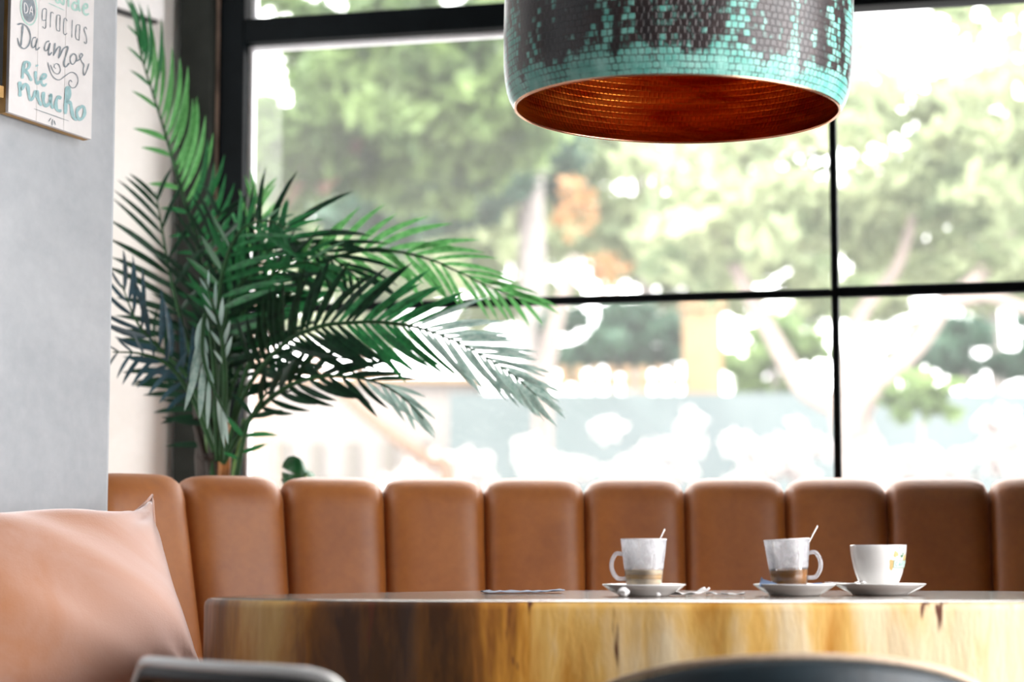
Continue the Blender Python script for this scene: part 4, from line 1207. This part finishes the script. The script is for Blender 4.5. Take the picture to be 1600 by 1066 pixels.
# the 300 largest leaflets are objects of their own, the rest one mesh
order = sorted(range(len(all_leaf)), key=lambda i: -all_leaf[i][0])
big = set(order[:300])
SV, SF, SM = [], [], []
mat_ix = {m: i for i, m in enumerate(('palm_dark', 'palm_mid', 'palm_bright', 'palm_blue', 'palm_pale'))}
for i, (L, M, key, fo) in enumerate(all_leaf):
    if i in big:
        o = link('leaflet', LEAF[key], fo); o.matrix_local = M
    else:
        me = LEAF[key]; k = len(SV)
        SV += [M @ v.co for v in me.vertices]
        SF += [tuple(k + j for j in p.vertices) for p in me.polygons]; SM += [mat_ix[key[0]]] * len(me.polygons)
st = obj('small_leaflets', SV, SF, ['palm_dark', 'palm_mid', 'palm_bright', 'palm_blue', 'palm_pale'], palm, True, midx=SM)
st['kind'] = 'stuff'
# stems, sheath, trunk, pot
for (x0, x1, mt, r) in ((324, 327, 'palm_stem', .006), (338, 342, 'palm_stem', .010), (372, 364, 'palm_stem', .008), (352, 350, 'palm_sheath', .013), (345, 346, 'palm_sheath', .016), (332, 336, 'bark_dark', .016), (318, 330, 'bark_dark', .012)):
    c = catmull([P(x0 + (x0 - x1) * 1.2, 655, b - .04) - PL, P(x0, 710, b - .05) - PL, P(x1, 757, b - .04) - PL, Vector((R.uniform(-.04, .04), R.uniform(-.04, .04), .42))], 5)
    v, f = tube(c, [r * (.6 + .4 * i / (len(c) - 1)) for i in range(len(c))], 8); obj('stem' if mt == 'palm_stem' else 'sheath', v, f, mt, palm)
v, f = tube(catmull([Vector((0, 0, .38)), Vector((-.01, 0, .7)), P(330, 740, b) - PL, P(322, 640, b) - PL, P(326, 560, b) - PL], 5), [.045] * 6 + [.036] * 6 + [.03] * 5 + [.02] * 4, 12); obj('trunk', v, f, 'bark_dark', palm)
v, f = lathe([(0, 0), (.13, 0), (.16, .10), (.175, .36), (.18, .40), (.168, .40), (.16, .37), (0, .37)], 32); fixn(obj('pot', v, f, 'pot', palm))
v, f = lathe([(0, .385), (.16, .383), (.164, .375), (0, .372)], 24); fixn(obj('soil', v, f, 'soil', palm))

# monstera leaf peeking over the back of the banquette
mc = P(462, 757, 4.74)
mon = empty('monstera_plant', (mc.x, mc.y, 0)); tag(mon, 'single glossy split monstera leaf showing above the banquette', 'plant')
lb = P(468, 752, 4.74) - mon.location
V = [Vector((0, 0, 0))]; Fc = []
outline = [(483, 757), (491, 750), (492, 742), (486, 737), (478, 733), (476, 728), (474, 722), (468, 716), (459, 712), (450, 714), (443, 722), (440, 730), (450, 736), (461, 742), (459, 745), (448, 742), (440, 738), (441, 747), (450, 752), (462, 753), (462, 756), (450, 756), (438, 749), (443, 757), (452, 763), (468, 766)]
pts = [P(x, y, 4.74 + .0015 * abs(x - 465) + .004 * math.sin(i)) - mon.location for i, (x, y) in enumerate(outline)]
ctr = P(470, 743, 4.735) - mon.location
V = [ctr] + pts + [ctr + Vector((0, .002, 0))] + [p + Vector((0, .002, 0)) for p in pts]
n = len(pts)
for i in range(n):
    Fc += [(0, 1 + i, 1 + (i + 1) % n), (n + 1, n + 2 + (i + 1) % n, n + 2 + i), (1 + i, n + 2 + i, n + 2 + (i + 1) % n, 1 + (i + 1) % n)]
fixn(obj('leaf', V, Fc, 'palm_mid', mon))
v, f = tube(catmull([P(474, 748, 4.745) - mon.location, P(478, 790, 4.75) - mon.location, Vector((0, 0, .25))], 6), .004, 8); obj('stem', v, f, 'palm_stem', mon)
v, f = lathe([(0, 0), (.07, 0), (.09, .2), (.095, .22), (.085, .22), (.08, .2), (0, .2)], 24); fixn(obj('pot', v, f, 'pot', mon))

# ================================================================== OUTSIDE
v, f = box(-30, 40, 5.8, 70, -.35, -.25); struct(obj('ground', v, f, 'ground', smooth=False))
def leaves(rs, blobs, size):
    P_, = ([],)
    cs = []
    for (c, rad, n) in blobs:
        u = rs.normal(size=(n, 3)); u /= np.linalg.norm(u, axis=1)[:, None]
        r = rs.random(n) ** .5
        # clumps
        q = u * r[:, None] * np.array(rad) + np.array(c)
        cs.append(q)
    q = np.concatenate(cs); n = len(q)
    a = rs.normal(size=(n, 3)); a /= np.linalg.norm(a, axis=1)[:, None]
    b_ = np.cross(a, rs.normal(size=(n, 3))); b_ /= np.linalg.norm(b_, axis=1)[:, None]
    s = size * rs.uniform(.6, 1.4, n)[:, None]
    V = np.stack([q - a * s, q + b_ * s * .45, q + a * s, q - b_ * s * .45], 1).reshape(-1, 3)
    return V
def leaf_obj(name, V, mat, parent):
    n = len(V) // 4
    me = bpy.data.meshes.new(name)
    me.vertices.add(n * 4); me.vertices.foreach_set('co', V.astype('f').ravel())
    me.loops.add(n * 4); me.loops.foreach_set('vertex_index', np.arange(n * 4, dtype=np.int32))
    me.polygons.add(n); me.polygons.foreach_set('loop_start', np.arange(0, n * 4, 4, dtype=np.int32)); me.polygons.foreach_set('loop_total', np.full(n, 4, np.int32))
    me.update(calc_edges=True)
    me.materials.append(MAT[mat])
    o = link(name, me, parent); o['kind'] = 'stuff'; return o
def tree(name, label, d, basepx, limbs, crowns, mat, bark, size, seed, cat='tree', group=None, clump=26):
    """limbs: [( [(px,py,dd)...], r0, r1 )]; crowns: [(px,py,dd, rx_px, ry_px, rdepth, n)]"""
    rs = np.random.default_rng(seed)
    bx = P(basepx, 800, d); base = Vector((bx.x, bx.y, -.25))
    o = empty(name, base); tag(o, label, cat, group)
    for k, (pts, r0, r1) in enumerate(limbs):
        w = [P(x, y, d + dd) - base for x, y, dd in pts]
        if k == 0: w = [Vector((w[0].x * .9, w[0].y * .9, 0))] + w
        c = catmull(w, 6); m = len(c)
        v, f = tube(c, [r0 + (r1 - r0) * i / (m - 1) for i in range(m)], 10); obj('trunk' if k == 0 else 'branch', v, f, bark, o)
    VV = []
    for (x, y, dd, rx, ry, rd, n) in crowns:
        c = P(x, y, d + dd) - base; s = (d + dd) / F
        # break a crown into clumps so that light shows between them
        blobs = []
        for _ in range(clump):
            u = rs.normal(size=3); u /= np.linalg.norm(u); u *= rs.random() ** .4
            cc = (c.x + u[0] * rx * s, c.y + u[1] * rd, c.z + u[2] * ry * s)
            k = rs.uniform(.16, .34)
            blobs.append((cc, (rx * s * k, rd * k, min(ry, rx) * s * k), max(4, n // clump)))
        VV.append(leaves(rs, blobs, size))
    if VV: leaf_obj('foliage', np.concatenate(VV), mat, o)
    return o
# pale-barked tree on the right, the nearest
tree('pale_bark_tree', 'pale-barked forked tree right of the thin window mullion', 12.5, 1345,
     [([(1350, 757, 0), (1338, 690, 0), (1325, 650, 0), (1318, 622, 0)], .17, .09),
      ([(1318, 640, 0), (1262, 610, .1), (1232, 570, .2), (1196, 505, .3), (1160, 440, .4), (1120, 360, .5), (1060, 250, .6)], .075, .03),
      ([(1335, 680, -.05), (1348, 632, -.1), (1392, 582, -.1), (1440, 530, -.1), (1478, 475, -.1), (1530, 430, -.1), (1580, 365, -.1)], .085, .035),
      ([(1478, 478, -.1), (1540, 462, -.2), (1600, 482, -.3), (1680, 500, -.3)], .045, .03),
      ([(1318, 625, 0), (1332, 540, .2), (1352, 480, .3), (1400, 420, .3), (1430, 330, .3)], .06, .03),
      ([(1345, 560, .2), (1385, 520, .2), (1440, 500, .2)], .03, .015)],
     [(1480, 150, .3, 300, 180, 2.2, 3000), (1180, 260, .8, 220, 130, 2.0, 1500), (1500, 330, .4, 180, 110, 1.7, 1300), (1150, 380, .8, 160, 70, 1.7, 600)],
     'leaf_b', 'bark_pale', .085, 1)
tree('leafy_green_tree', 'leafy green tree filling the left window pane', 15.0, 470,
     [([(415, 700, 0), (400, 420, 0), (425, 260, 0), (450, 170, 0)], .11, .06), ([(425, 330, 0), (480, 265, .2), (530, 200, .3), (600, 100, .3)], .07, .035), ([(500, 300, .1), (560, 220, .2), (590, 120, .3)], .05, .03)],
     [(500, 120, .3, 220, 190, 2.2, 7600), (720, 120, .4, 220, 160, 2.2, 6400), (640, 250, .6, 230, 90, 2.0, 3600), (430, 300, .2, 90, 120, 1.0, 1500)],
     'leaf_a', 'bark_brown', .085, 2)
tree('deep_green_tree', 'dark green tree behind the palm and left of the grey trunk', 21.0, 835,
     [([(835, 640, 0), (832, 450, 0), (830, 300, 0), (836, 180, 0)], .15, .12)],
     [(690, 290, .5, 190, 75, 1.5, 4200), (620, 330, .5, 120, 70, 1.5, 2000), (820, 250, .8, 110, 70, 1.2, 1500)],
     'leaf_c', 'bark_grey', .10, 3)
tree('rust_leaf_tree', 'small rust-leaved tree below the copper lamp', 18.0, 870,
     [([(848, 650, 0), (856, 560, 0), (878, 470, 0), (900, 400, 0)], .10, .05)],
     [(895, 330, .2, 40, 50, .8, 110), (948, 425, .2, 40, 28, .8, 80)], 'leaf_d', 'bark_pale', .07, 4)
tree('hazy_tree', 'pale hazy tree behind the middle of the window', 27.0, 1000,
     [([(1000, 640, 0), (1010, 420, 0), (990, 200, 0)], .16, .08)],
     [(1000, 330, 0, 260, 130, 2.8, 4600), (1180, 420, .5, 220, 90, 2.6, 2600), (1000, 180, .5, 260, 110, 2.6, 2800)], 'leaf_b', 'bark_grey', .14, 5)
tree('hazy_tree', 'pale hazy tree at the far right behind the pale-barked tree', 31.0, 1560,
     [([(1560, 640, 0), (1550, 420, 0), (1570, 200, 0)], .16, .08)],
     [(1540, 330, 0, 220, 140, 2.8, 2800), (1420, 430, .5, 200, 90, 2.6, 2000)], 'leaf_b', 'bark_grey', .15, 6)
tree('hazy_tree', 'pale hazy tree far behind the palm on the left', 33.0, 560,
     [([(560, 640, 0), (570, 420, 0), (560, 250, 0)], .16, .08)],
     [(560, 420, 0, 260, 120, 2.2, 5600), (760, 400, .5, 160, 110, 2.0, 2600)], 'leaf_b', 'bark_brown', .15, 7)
tree('garden_shrub', 'deep green shrub behind the picket fence', 20.6, 960, [([(960, 640, 0), (960, 560, 0)], .05, .03)],
     [(960, 535, 0, 115, 62, .9, 3600)], 'leaf_c', 'bark_grey', .085, 8, 'shrub')
tree('garden_shrub', 'olive shrub between the gate pillar and the mullion', 22.8, 1225, [([(1210, 640, 0), (1210, 560, 0)], .05, .03)],
     [(1210, 555, 0, 110, 60, .9, 2200)], 'leaf_a', 'bark_grey', .085, 9, 'shrub')
tree('garden_shrub', 'dark green shrub on top of the wall at the far right', 20.6, 1510, [([(1510, 640, 0), (1510, 560, 0)], .05, .03)],
     [(1520, 540, 0, 130, 62, .9, 3400)], 'leaf_c', 'bark_grey', .085, 10, 'shrub')
tree('garden_shrub', 'bright green bush against the pale forked trunk', 12.0, 1440, [([(1440, 760, 0), (1440, 660, 0)], .02, .012)],
     [(1440, 620, 0, 62, 42, .25, 700)], 'leaf_a', 'bark_pale', .05, 11, 'shrub')
# blue-grey garden wall, pickets, pillar
def out_box(name, px0, px1, py0, py1, d, depth, mat, parent=None, org=None, z0=None):
    a, b_ = P(px0, py1, d), P(px1, py0, d)
    v, f = box(a.x, b_.x, d, d + depth, a.z if z0 is None else z0, b_.z)
    if org is not None: v = [Vector(p) - org for p in v]
    return obj(name, v, f, mat, parent, False)
gw = struct(out_box('wall_garden', 700, 2300, 614, 900, 19.2, .4, 'out_wall', None, None, -.25))
o3 = P(970, 614, 19.2); o3.y += .1
fen = empty('picket_fence', o3); tag(fen, 'low wooden picket fence on the blue-grey garden wall', 'fence')
for k in range(8): out_box('picket', 880 + 25 * k - 7, 880 + 25 * k + 7, 572, 613, 19.28, .05, 'fence_wood', fen, o3)
out_box('rail', 868, 1068, 592, 601, 19.335, .05, 'fence_wood', fen, o3)
o4 = P(1100, 614, 19.2)
gp = empty('gate_pillar', o4); tag(gp, 'sand-coloured stone gate pillar beside the picket fence', 'pillar')
out_box('shaft', 1072, 1128, 482, 613.5, 19.21, .36, 'out_beige', gp, o4); out_box('capstone', 1066, 1134, 472, 481.8, 19.17, .44, 'out_beige', gp, o4)
# white house wall at the left with shuttered windows
o5 = P(560, 800, 21.0); o5.z = -.25
hs = empty('white_house', o5); tag(hs, 'low white house with narrow beige shutters behind the palm', 'building')
out_box('wall', 200, 742, 598, 900, 21.0, 3.0, 'out_white', hs, o5, -.25)
out_box('roof_edge', 190, 752, 588, 597.5, 20.9, 3.2, 'out_beige', hs, o5)
for x in (398, 440, 492, 548, 606, 660): out_box('shutter', x - 9, x + 9, 690, 800, 20.95, .048, 'out_shutter', hs, o5)
tree('leaning_tree', 'bare tan trunk leaning across the white house', 16.5, 690,
     [([(700, 757, 0), (672, 722, 0), (610, 678, 0), (552, 632, 0), (510, 590, 0), (480, 540, 0)], .07, .04)],
     [(470, 480, .2, 120, 60, .8, 1200)], 'leaf_b', 'bark_brown', .06, 12)
# white-blossomed bushes in front of the garden wall
BUSH = [('low white-blossomed bush in front of the white house', 17.5, 700, [(720, 735, 0, 60, 36, .4, 260), (665, 750, 0, 60, 22, .4, 150)]),
        ('white-blossomed bush below the left end of the picket fence', 16.8, 880, [(880, 735, 0, 75, 30, .4, 260), (950, 668, 0, 24, 12, .2, 60), (820, 700, 0, 16, 14, .2, 40)]),
        ('white-blossomed bush below the gate pillar', 16.2, 1030, [(1010, 742, 0, 70, 26, .4, 240), (1060, 705, 0, 60, 14, .3, 110), (1080, 660, 0, 12, 14, .2, 30)]),
        ('tall white-blossomed bush left of the forked pale trunk', 15.6, 1210, [(1200, 725, 0, 95, 42, .5, 520), (1255, 690, 0, 40, 26, .3, 150)]),
        ('wide white-blossomed bush right of the forked pale trunk', 15.0, 1520, [(1450, 735, 0, 70, 28, .5, 220), (1550, 700, 0, 80, 48, .5, 520)])]
for k, (lab, d, px, cr) in enumerate(BUSH):
    tree('blossom_bush', lab, d, px, [([(px, 800, 0), (px, 760, 0), (px + 8, 735, 0)], .03, .015)], cr, 'blossom', 'bark_grey', .085, 30 + k, 'shrub', clump=14)
